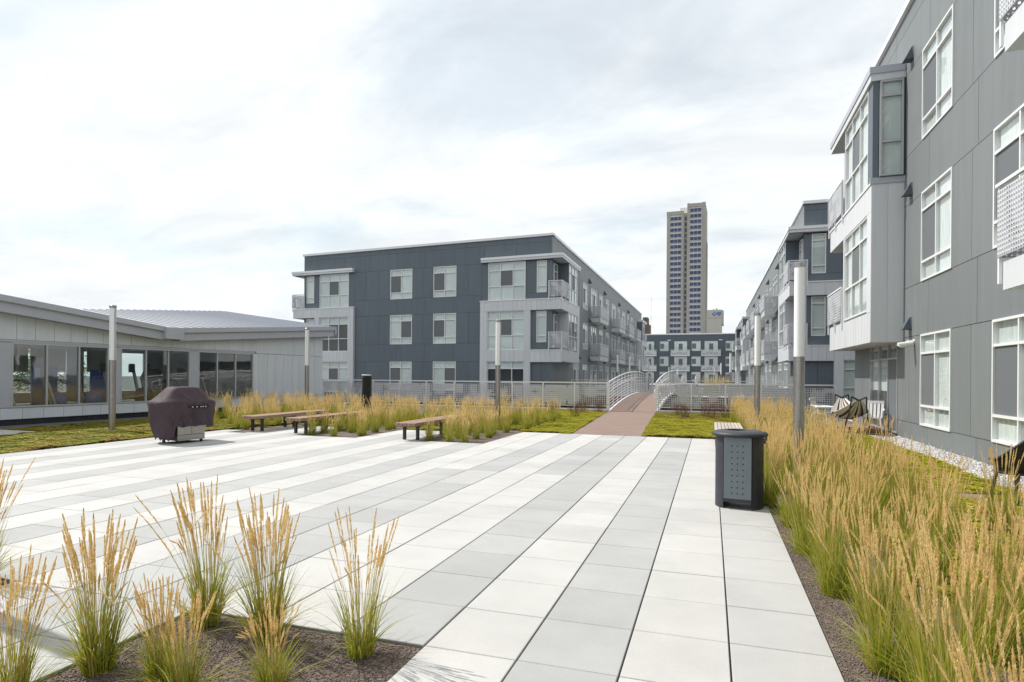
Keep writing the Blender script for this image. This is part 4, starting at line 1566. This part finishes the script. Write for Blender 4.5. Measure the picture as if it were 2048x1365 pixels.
Lh = ends[0][1] - ends[1][1]


def hp(i, q):
    w = i / NS * 2 - 1
    sq_ = 4 * q * (1 - q)
    x = w * (.06 + .42 * sq_)
    z = 1.02 - .62 * sq_ + .20 * sq_ * w * w
    return (x, ends[1][1] + Lh * q, z)


for i in range(NS):
    mb = MB()
    for q in range(16):
        a, b = q / 16, (q + 1) / 16
        mb.slab([hp(i, a), hp(i + 1, a), hp(i + 1, b), hp(i, b)], .012)
    obj('cloth_stripe', mb, cols[i], t)


def plastic_chair(x, y, rz, label):
    t = thing('plastic_chair', label, 'chair', (x, y, .045), rz, group='white plastic chairs by the sliding door')
    obj('seat', MB().slab([(-.24, -.22, .43), (.24, -.22, .43), (.22, .24, .41), (-.22, .24, .41)], .03), 'white_plastic', t)
    bk = MB()
    for i in range(5):
        xx = -.20 + i * .1
        bk.slab([(xx - .035, .22, .44), (xx + .035, .22, .44), (xx * 1.05 + .035, .34, .90), (xx * 1.05 - .035, .34, .90)], .025)
    bk.box(-.25, .25, .325, .36, .86, .94)
    obj('backrest', bk, 'white_plastic', t)
    for sx_ in (-1, 1):
        obj('armrest', MB().tube([(sx_ * .26, -.2, .43), (sx_ * .28, -.22, .64), (sx_ * .28, .1, .66), (sx_ * .25, .30, .68)], .022, 6), 'white_plastic', t)
        for yy in (-.24, .27):
            obj('leg', MB().tube([(sx_ * .22, yy * .9, .42), (sx_ * .27, yy * 1.1, 0)], [.028, .02], 6), 'white_plastic', t)
    return t


plastic_chair(4.85, 21.7, R(-20), 'white plastic armchair close to the sliding door')
plastic_chair(3.75, 23.9, R(60), 'white plastic chair behind the hammock, half hidden by grass')
t = thing('side_table', 'low white table standing left of the hammock', 'table', (3.75, 22.75, .045))
obj('tabletop', MB().bevelbox(-.4, .4, -.35, .35, .66, .70, .01), 'white_plastic', t)
for x in (-.34, .34):
    for y in (-.28, .28):
        obj('leg', MB().tube([(x, y, .66), (x * 1.1, y * 1.1, 0)], .02, 6), 'white_plastic', t)
tag(obj('door_mat', MB().bevelbox(-.4, .4, -.9, .9, 0, .02, .005), 'red_mat', None, (4.72, 21.9, .042)), 'dark red mat lying outside the sliding door', 'mat')

t = thing('wicker_chair', 'black wicker armchair on the small terrace against the grey wall', 'chair', (3.98, 10.05, .02), R(205))
obj('seat', MB().lathe([(0, .40), (.25, .40), (.27, .42), (.25, .45), (0, .44)], 20), 'wicker', t, smooth=True)
bk = MB()
NB = 14
for j in range(6):
    f = j / 5
    for i in range(NB + 1):
        a = R(-15 + 210 * i / NB)
        hz = .45 + (.14 + .42 * max(0, math.sin(a)) ** 1.3) * f
        rr_ = .27 + .07 * f
        bk.v.append((math.cos(a) * rr_, math.sin(a) * rr_ + .10 * f * max(0, math.sin(a)), hz))
for j in range(5):
    for i in range(NB):
        a0 = j * (NB + 1) + i
        bk.f.append((a0, a0 + 1, a0 + NB + 2, a0 + NB + 1))
o = obj('backrest', bk, 'wicker', t, smooth=True)
md = o.modifiers.new('thick', 'SOLIDIFY'); md.thickness = .02
obj('rim', MB().tube([(bk.v[5 * (NB + 1) + i][0], bk.v[5 * (NB + 1) + i][1], bk.v[5 * (NB + 1) + i][2]) for i in range(NB + 1)], .022, 8), 'wicker', t, smooth=True)
for a in (45, 135, 225, 315):
    c_, s_ = math.cos(R(a)), math.sin(R(a))
    obj('leg', MB().tube([(c_ * .22, s_ * .22, .41), (c_ * .29, s_ * .29, 0)], [.025, .018], 7), 'wicker', t)

t = thing('security_camera', 'white bullet security camera on the grey wall under the bay', 'camera', (5.3, 19.35, 2.72), math.pi)
obj('mount', MB().lathe([(0, 0), (.06, 0), (.06, .03), (0, .03)], 14), 'white_plastic', t).rotation_euler = (0, R(90), 0)
obj('arm', MB().tube([(.02, 0, 0), (.14, 0, .02), (.2, 0, -.02)], .02, 8), 'white_plastic', t)
obj('housing', MB().tube([(.05, .02, -.06), (.40, .06, -.11)], [.07, .075], 12), 'white_plastic', t, smooth=False)
obj('lens', MB().tube([(.36, .055, -.15), (.42, .06, -.17)], .04, 10), 'black_metal', t)
tag(obj('plant_tag', MB().slab([(-.03, 0, .0), (.03, .01, 0), (.04, 0, .11), (-.02, -.01, .12)], .012), 'white_plastic', None, (1.12, 7.35, .25)), 'small white scrap caught in the grass behind the bin', 'scrap')

# ================================================================== GYM EQUIPMENT
GYM = 'exercise machines behind the gym windows'


def treadmill(s, d, label, rz=0.0):
    q = frC.p(-s, d, .301)
    t = thing('exercise_machine', label, 'exercise machine', q, frC.rz + rz, group=GYM)
    obj('base', MB().bevelbox(-.4, .4, -.9, .9, 0, .2, .03), 'black_metal', t)
    for x in (-.36, .36):
        obj('upright', MB().tube([(x, -.6, .2), (x * .95, -.9, 1.3)], .05, 8), 'alu_frame', t)
        obj('handle', MB().tube([(x, -.85, 1.05), (x * 1.1, -.4, 1.12), (x * 1.1, -.1, .95)], .03, 6), 'black_metal', t)
    obj('console', MB().bevelbox(-.42, .42, -1.05, -.8, 1.22, 1.55, .03), 'black_metal', t)
    return t


def elliptical(s, d, label, rz=0.0):
    q = frC.p(-s, d, .301)
    t = thing('exercise_machine', label, 'exercise machine', q, frC.rz + rz, group=GYM)
    obj('base', MB().bevelbox(-.3, .3, -.8, .8, 0, .15, .03), 'black_metal', t)
    obj('flywheel', MB().tube([(-.12, .6, .45), (.12, .6, .45)], .36, 18), 'black_metal', t)
    obj('mast', MB().tube([(0, -.5, .1), (0, -.75, 1.5)], .06, 8), 'alu_frame', t)
    obj('console', MB().bevelbox(-.25, .25, -.9, -.72, 1.4, 1.75, .03), 'black_metal', t)
    for x in (-.3, .3):
        obj('arm', MB().tube([(x, -.3, .3), (x, -.45, 1.2), (x * .8, -.2, 1.75)], .03, 6), 'black_metal', t)
        obj('pedal_arm', MB().tube([(x * .6, -.55, .3), (x * .6, .6, .5)], .035, 6), 'alu_frame', t)
    return t


treadmill(1.85, -1.5, 'exercise machine behind the first gym window pane', R(70))
treadmill(3.05, -1.4, 'exercise machine behind the second gym window pane', R(70))
elliptical(5.2, -1.6, 'exercise machine behind the fourth gym pane, just right of the lamp post', R(60))
elliptical(6.4, -1.6, 'tall exercise machine behind the fifth gym pane', R(60))
treadmill(7.5, -1.8, 'exercise machine behind the sixth gym pane, above the grill', R(80))
treadmill(10.0, -2.2, 'exercise machine behind the right group of gym panes', R(80))
for s, d, lb, z in ((4.9, -6.2, 'tall blue mat standing at the left end of the gym', 1.7), (7.3, -6.2, 'blue mat hanging between the middle gym windows', 1.5)):
    q = frC.p(-s, d, .301)
    tag(obj('exercise_mat', MB().bevelbox(-.5, .5, -.04, .04, 0, z, .01), 'gym_blue', None, q, frC.rz), lb, 'mat')
for s, d, lb in ((3.4, -2.9, 'round blue exercise ball on the gym floor, first from the left'), (4.7, -2.9, 'round blue exercise ball on the gym floor, second from the left')):
    q = frC.p(-s, d, .301)
    prof = [(max(1e-3, .33 * math.sin(math.pi * i / 14)), .33 - .33 * math.cos(math.pi * i / 14)) for i in range(15)]
    tag(obj('exercise_ball', MB().lathe(prof, 24), 'gym_blue', None, q, smooth=True), lb, 'ball')

# ================================================================== PLANTING
def ribbon(P, Wd, side):
    """flat tapering strip along points P (n,3) with half widths Wd, facing sideways"""
    n = len(P)
    L = P - side[None] * Wd[:, None]
    Rr = P + side[None] * Wd[:, None]
    V = np.empty((2 * n, 3)); V[0::2] = L; V[1::2] = Rr
    F = np.array([(2 * i, 2 * i + 1, 2 * i + 3, 2 * i + 2) for i in range(n - 1)])
    return V, F


def build_clump(seed, hi=True, lean=(0, 0), n_leaf=210, n_stem=42, leaf_h=.62, stem_h=1.08, spread=.11):
    rg = np.random.default_rng(seed)
    LV, LF, nv = [], [], 0
    for q_ in range(n_leaf):
        a = rg.random() * 6.283
        r0_ = spread * math.sqrt(rg.random()) * .8
        base_ = np.array([math.cos(a) * r0_, math.sin(a) * r0_, 0])
        a2 = a + rg.normal() * .7
        out = np.array([math.cos(a2), math.sin(a2), 0])
        if q_ % 5 < 2:                       # short basal blades fanning out
            ln = leaf_h * rg.uniform(.40, .95)
            arch = rg.uniform(.35, 1.25)
        else:                                # blades held up along the culms
            ln = leaf_h * rg.uniform(.65, 1.30)
            arch = rg.uniform(.04, .36)
        segs = 5 if hi else 3
        tt = np.linspace(0, 1, segs + 1)
        P = base_ + out[None] * (tt ** 1.5 * ln * arch)[:, None]
        P[:, 2] = ln * (tt - .42 * arch * tt ** 2.2)
        W_ = (.0038 if hi else .0055) * rg.uniform(.7, 1.2) * (1 - tt ** 2.2 * .92)
        th = rg.random() * 6.283
        side = np.array([math.cos(th), math.sin(th), 0])
        V, F = ribbon(P, W_, side)
        LV.append(V); LF.append(F + nv); nv += len(V)
    leaves = npmesh('leaves', np.concatenate(LV), np.concatenate(LF), ['grass_leaf'])
    SV, SF, MI, nv = [], [], [], 0
    PV, PF, pn = [], [], 0
    for _ in range(n_stem):
        a = rg.random() * 6.283
        r0_ = spread * math.sqrt(rg.random()) * .7
        base_ = np.array([math.cos(a) * r0_, math.sin(a) * r0_, .02])
        out = np.array([math.cos(a), math.sin(a), 0]) * rg.uniform(.02, .17) + np.array([lean[0], lean[1], 0]) + rg.normal(size=3) * [.035, .035, 0]
        if rg.random() < .10: out = out * rg.uniform(1.8, 3.4)
        ln = stem_h * rg.uniform(.72, 1.12)
        tt = np.linspace(0, 1, 7)
        droop = rg.uniform(0, .10) if rg.random() > .12 else rg.uniform(.15, .34)
        P = base_ + out[None] * (tt ** 1.5 * ln)[:, None]
        P[:, 2] = base_[2] + ln * (tt - droop * tt ** 3)
        W_ = np.full(7, .0019 if hi else .003) * (1 - .4 * tt)
        th = rg.random() * 3.14
        for q in range(2):
            side = np.array([math.cos(th + q * 1.57), math.sin(th + q * 1.57), 0])
            V, F = ribbon(P, W_, side)
            SV.append(V); SF.append(F + nv); nv += len(V)
        # feathery plume: little spikelets round the top quarter
        pl = rg.uniform(.20, .32)
        f0 = 1 - pl / ln
        nsp = 135 if hi else 36
        fr_ = f0 + (1 - f0) * rg.random(nsp) ** .9
        idx = fr_ * 6
        i0_ = np.minimum(idx.astype(int), 5)
        w_ = (idx - i0_)[:, None]
        C = P[i0_] * (1 - w_) + P[i0_ + 1] * w_
        tdir = P[i0_ + 1] - P[i0_]
        tdir /= np.linalg.norm(tdir, axis=1)[:, None]
        rel_ = (fr_ - f0) / (1 - f0)
        rad = (.0078 if hi else .010) * np.sin(np.clip(rel_ * 2.9 + .18, 0, 3.1)) ** .7
        an = rg.random(nsp) * 6.283
        rd = np.stack([np.cos(an), np.sin(an), np.zeros(nsp)], 1)
        sl = (.020 if hi else .034) * rg.uniform(.7, 1.3, nsp)
        A = C + rd * (rad * .25)[:, None]
        T = C + rd * (rad * 1.25)[:, None] + tdir * sl[:, None]
        M_ = (A + T) / 2
        sd2 = np.cross(rd, tdir)
        hw = (.0027 if hi else .0042)
        B1, B2 = M_ + sd2 * hw, M_ - sd2 * hw
        V = np.stack([A, B1, T, B2], 1).reshape(-1, 3)
        F = np.arange(nsp * 4).reshape(-1, 4)
        PV.append(V); PF.append(F + pn); pn += len(V)
    sv, pv_ = np.concatenate(SV), np.concatenate(PV)
    sf, pf = np.concatenate(SF), np.concatenate(PF)
    stems = npmesh('stems', sv, sf, ['grass_stem'])
    plumes = npmesh('plumes', pv_, pf, ['grass_plume'])
    return leaves, stems, plumes


NEAR = [build_clump(100 + i, True, lean=[(.02, -.03), (-.05, .02), (.03, .03), (.0, -.05), (.05, 0), (-.02, -.02)][i], n_leaf=[240, 200, 260, 150, 230, 210][i], n_stem=[64, 54, 66, 32, 44, 44][i]) for i in range(6)]
MIDC = [build_clump(200 + i, True, n_leaf=330, n_stem=40, stem_h=1.10, spread=.17, lean=(float(RNG.normal() * .04), float(RNG.normal() * .04))) for i in range(6)]
FARC = [build_clump(300 + i, False, n_leaf=150, n_stem=34, stem_h=1.05, spread=.16, leaf_h=.58, lean=(float(RNG.normal() * .05), float(RNG.normal() * .05))) for i in range(6)]


def clump(meshes, x, y, label, s=1.0, sz=1.0, rz=0.0, group=None, z=-.025):
    t = thing('grass_clump', label, 'ornamental grass', (x, y, z), rz, group)
    t.scale = (s, s, s * sz)
    for nm, me in zip(('leaves', 'stems', 'plumes'), meshes):
        stuff(link(nm, me, t))
    return t


NEAR_G = 'grass clumps in the near planting bed'
for x, y, i, s, sz, rz, lb in (
        (-2.03, 3.28, 3, .84, .93, .4, 'slim single feather grass clump at the front corner of the near bed'),
        (-2.72, 3.28, 2, .90, .90, 2.0, 'wide feather grass clump in the middle of the near bed, plumes over the pavers'),
        (-3.27, 3.33, 1, .92, .93, .9, 'tallest feather grass clump at the far left corner of the near bed'),
        (-3.36, 2.62, 0, .90, .90, 3.3, 'big tan plumed clump on the left edge of the near bed'),
        (-2.62, 2.52, 4, .66, .80, 5.0, 'drooping pale plumed clump low in the middle of the near bed'),
        (-2.90, 2.62, 2, .62, .84, 3.6, 'pale plumed clump between the big left one and the low green one'),
        (-2.28, 2.78, 5, .72, .60, 1.2, 'low green clump with few plumes before the slim one'),
        (-5.62, 3.38, 2, .90, .95, 1.0, 'green clump at the corner of the left bed cut by the picture edge'),
        (-3.44, 2.22, 1, .72, .92, 4.0, 'plumed clump at the very lower left corner of the near bed'),
        (-6.6, 3.2, 0, .9, 1.0, 2.2, 'clump behind the one at the corner of the left bed')):
    clump(NEAR[i], x, y, lb, s, sz, rz, NEAR_G)

def nth(n):
    w = ['first', 'second', 'third', 'fourth', 'fifth', 'sixth', 'seventh', 'eighth', 'ninth', 'tenth', 'eleventh', 'twelfth']
    if n < 12: return w[n]
    n += 1
    return f"{n}{'th' if 10 < n % 100 < 14 else {1: 'st', 2: 'nd', 3: 'rd'}.get(n % 10, 'th')}"


RIGHT_G = 'golden grass clumps filling the right bed'
cnt = [0] * 4
ROWN = ['row along the paving', 'second row from the paving', 'third row from the paving', 'row nearest the gravel']
yy = 2.15
row = 0
while yy < 28.6:
    for q, xb in enumerate((.93, 1.50, 2.10, 2.72)):
        x = xb + float(RNG.normal() * .10) + (.22 if row % 2 else 0)
        y = yy + float(RNG.normal() * .10)
        if abs(x - 1.39) < .22 and abs(y - 11.1) < .25: continue
        if q == 3 and RNG.random() < .55: continue
        if q == 2 and RNG.random() < .28: continue
        if q == 1 and RNG.random() < .10: continue
        d_ = .95 * y - .31 * x
        lat_ = .95 * x + .31 * y
        if lat_ > d_ * .86 + .6: continue
        lib = MIDC if y < 13 else FARC
        t = clump(lib[int(RNG.integers(0, 6))], x, y, f'golden grass clump, {nth(cnt[q])} from the front, right bed, {ROWN[q]}',
                  float(RNG.uniform(.72, .94)), float(RNG.uniform(.82, 1.08)), float(RNG.random() * 6.28), RIGHT_G)
        cnt[q] += 1
    yy += .56 if yy < 12 else .66
    row += 1
MID_G = 'golden grass clumps round the benches'
BEDS = (('bed beside the middle bench', np.arange(-10.6, -9.1, .52), np.arange(14.75, 18.0, .62)),
        ('bed beside the right bench', np.arange(-6.95, -5.6, .50), np.arange(14.55, 18.0, .60)),
        ('bed left of the leftmost bench', np.arange(-15.4, -13.2, .62), np.arange(15.3, 18.4, .75)),
        ('long bed before the fence', np.arange(-18.6, -5.5, .72), np.arange(18.3, 22.7, .86)),
        ('bed at the far gym corner', (-19.0, -18.4, -17.6, -16.9), (23.5, 25.5)))
for bed, xs_b, ys_b in BEDS:
    hs_ = (.74, .92) if bed.startswith('long') else (.60, .80)
    for iy, y_ in enumerate(ys_b):
        k_ = 0
        for x_ in xs_b:
            x = x_ + float(RNG.normal() * .10); y = y_ + float(RNG.normal() * .12)
            if math.hypot(x + 7.0, y - 19.9) < .3 or math.hypot(x + 16.05, y - 21.6) < .3 or math.hypot(x + 12.35, y - 20.2) < .4: continue
            if -11.45 < x < -10.78 and y < 18.1: x = -10.65
            if -13.1 < x < -12.4 and y < 18.2: continue
            clump(FARC[int(RNG.integers(0, 6))], x, y, f'golden clump, {nth(k_)} from the left, {nth(iy)} row, {bed}',
                  float(RNG.uniform(*hs_)), float(RNG.uniform(.90, 1.08)), float(RNG.random() * 6.28), MID_G)
            k_ += 1
FAR_G = 'distant grass clumps beyond the gap'
for k_, (x, y) in enumerate(sorted(((-.5, 62), (.2, 62.6), (.9, 61.8), (1.5, 62.9), (-.1, 63.6), (1.1, 64), (.5, 61.2), (1.9, 63.8)))):
    clump(FARC[int(RNG.integers(0, 6))], x, y, f'pale golden clump on the far mound past the fence, {nth(k_)} from the left', 1.25, 1.15, float(RNG.random() * 6), FAR_G, z=.15)

# twiggy red shrubs along the fence
SHRUB_G = 'bare red twigged shrubs at the fence'


def shrub_mesh(seed):
    rg = np.random.default_rng(seed)
    mb = MB()
    for _ in range(46):
        a = rg.random() * 6.28
        p = Vector((rg.normal() * .10, rg.normal() * .10, 0))
        d = Vector((math.cos(a) * rg.uniform(.15, .6), math.sin(a) * rg.uniform(.15, .6), 1)).normalized()
        pts_ = [p]
        for q in range(4):
            d = (d + Vector((rg.normal() * .16, rg.normal() * .16, .05))).normalized()
            pts_.append(pts_[-1] + d * rg.uniform(.12, .2))
        mb.tube(pts_, [.004, .0035, .003, .002, .0015], 3, cap=False)
        for q in (2, 3):
            d2 = (d + Vector((rg.normal() * .6, rg.normal() * .6, .2))).normalized()
            mb.tube([pts_[q], pts_[q] + d2 * .2], [.004, .002], 3, cap=False)
    return mb.mesh('twigs', 'twig_red')


SHR = [shrub_mesh(500 + i) for i in range(3)]
SHX = sorted((-5.25, -5.5, -6.6, -1.0, -.2, .6, -1.4, .1, -4.95))
for i, (x, y) in enumerate(((-5.25, 24.6), (-5.5, 27.4), (-6.6, 26), (-1.0, 26.2), (-.2, 27), (.6, 26.4), (-1.4, 27.6), (.1, 25.4), (-4.95, 28.2))):
    t = thing('shrub', f'bare red twigged shrub before the fence, {nth(SHX.index(x))} from the left', 'shrub', (x, y, -.05), i * 1.3, SHRUB_G)
    stuff(link('twigs', SHR[i % 3], t))


# sedum ground cover: little leaf rosettes over a low uneven mat
def sedum(name, polys, dens, m, seed, zmax=.10, size=.040):
    rg = np.random.default_rng(seed)
    P = []
    for x0, x1, y0, y1 in polys:
        n = int((x1 - x0) * (y1 - y0) * dens)
        P.append(np.stack([rg.uniform(x0, x1, n), rg.uniform(y0, y1, n)], 1))
    P = np.concatenate(P)
    tq = (P[:, 1] - 17.6) / 12
    P = P[~((P[:, 0] > -3.88 - .82 * tq - .02) & (P[:, 0] < -1.86 - .60 * tq + .02) & (tq > -.02) & (tq < 1))]
    gx0, gy0 = P[:, 0].min(), P[:, 1].min()
    hgt = np.zeros(len(P))
    for cell_, wt in ((.9, .45), (.33, .35), (.14, .20)):
        tab = rg.random((400, 400))
        fx, fy = (P[:, 0] - gx0) / cell_, (P[:, 1] - gy0) / cell_
        ix, iy = fx.astype(int), fy.astype(int)
        tx, ty = fx - ix, fy - iy
        ix %= 399; iy %= 399
        hgt += wt * ((tab[ix, iy] * (1 - tx) + tab[ix + 1, iy] * tx) * (1 - ty) + (tab[ix, iy + 1] * (1 - tx) + tab[ix + 1, iy + 1] * tx) * ty)
    hgt = np.clip((hgt - .25) * 2, 0, 1)
    keep = hgt + rg.random(len(P)) * .9 > .42
    P, hgt = P[keep], hgt[keep]
    pos = np.stack([P[:, 0], P[:, 1], -.02 + zmax * .8 * hgt * rg.random(len(P)) ** .5], 1)
    bv = []
    bf = []
    for q in range(5):
        a = q * 1.257
        c, s = math.cos(a), math.sin(a)
        n = len(bv)
        bv += [(0, 0, 0), (c * .6 - s * .35, s * .6 + c * .35, .55), (c * 1.15, s * 1.15, .5), (c * .6 + s * .35, s * .6 - c * .35, .55)]
        bf.append((n, n + 1, n + 2, n + 3))
    me = scatter(name, bv, bf, pos, size * rg.uniform(.6, 1.4, len(pos)), rg.random(len(pos)) * 6.28, [m])
    o = link(name, me)
    o['label'] = name.replace('_', ' ')
    return stuff(o)


sedum('sedum_cover', [(-5.5, -3.8, 17.65, 21), (-8.5, -4.0, 21, 29.3), (-2.3, 1.2, 17.65, 22), (-2.4, 1.2, 22, 25)], 900, 'sedum_leaf', 1)
sedum('sedum_patch', [(-2.45, 1.2, 24.5, 29.3), (-9.05, -7.1, 16.9, 18.5), (-12.9, -11.0, 17, 18.4), (-18.6, -5.6, 18.2, 23)], 600, 'sedum_dark', 2)
sedum('sedum_mat', [(-17.5, -13.95, 3.5, 12.1), (-19.6, -13.95, 12.1, 16.5), (-19.6, -13.6, 16.5, 22)], 800, 'sedum_dark', 3, size=.044)
sedum('sedum_carpet', [(2.9, 4.45, 4, 20.5), (1.7, 2.9, 5, 20)], 700, 'sedum_leaf', 4)

# loose grains and stones
oct_v = [(1, 0, 0), (-1, 0, 0), (0, 1, 0), (0, -1, 0), (0, 0, .8), (0, 0, -.8)]
oct_f = [(0, 2, 4), (2, 1, 4), (1, 3, 4), (3, 0, 4), (2, 0, 5), (1, 2, 5), (3, 1, 5), (0, 3, 5)]


def grains(name, rects, dens, rmin, rmax, z, m, seed):
    rg = np.random.default_rng(seed)
    P = np.concatenate([np.stack([rg.uniform(x0, x1, int((x1 - x0) * (y1 - y0) * dens)), rg.uniform(y0, y1, int((x1 - x0) * (y1 - y0) * dens))], 1) for x0, x1, y0, y1 in rects])
    n = len(P)
    pos = np.stack([P[:, 0], P[:, 1], z + rg.random(n) * rmax * .5], 1)
    r_ = rg.uniform(rmin, rmax, n)
    scl = np.stack([r_ * rg.uniform(.7, 1.4, n), r_ * rg.uniform(.7, 1.4, n), r_ * rg.uniform(.5, 1, n)], 1)
    me = scatter(name, oct_v, oct_f, pos, scl, rg.random(n) * 6.28, [m], tilt=rg.normal(size=n) * .6)
    return stuff(link(name, me))


grains('mulch', [(-3.52, -1.72, 1.4, 3.48), (.745, 1.35, 2.8, 9.0), (1.35, 2.4, 3.2, 5)], 6500, .0028, .0075, -.021, 'mulch_grain', 21)
grains('mulch_scatter', [(-7.2, -5.38, 2.4, 3.48), (-9.1, -5.5, 14.4, 14.9), (.745, 1.6, 9, 14)], 2200, .004, .011, -.021, 'mulch_grain', 22)
grains('gravel', [(4.42, 5.27, 7, 20.6)], 1300, .014, .032, -.012, 'gravel_stone', 23)

# tree behind the gym, seen through its windows
t = thing('tree', 'bushy green tree behind the gym, glimpsed through its windows', 'tree', (-35, 23.8, -.1))
obj('trunk', MB().tube([(0, 0, 0), (.05, .1, .8), (0, .1, 1.8)], [.14, .11, .06], 8), 'wood_grey', t)
rg = np.random.default_rng(77)
n = 3600
cc = rg.normal(size=(26, 3)) * [1.5, 2.2, .42] + [0, 0, 1.7]
pp = cc[rg.integers(0, 26, n)] + rg.normal(size=(n, 3)) * .32
pp[:, 2] = np.clip(pp[:, 2], .3, 2.9)
stuff(link('crown', scatter('crown', [(-1, 0, 0), (0, -.5, .3), (1, 0, 0), (0, .5, .3)], [(0, 1, 2, 3)], pp, rg.uniform(.05, .11, n), rg.random(n) * 6.28, ['tree_leaf'], tilt=rg.normal(size=n)), t))
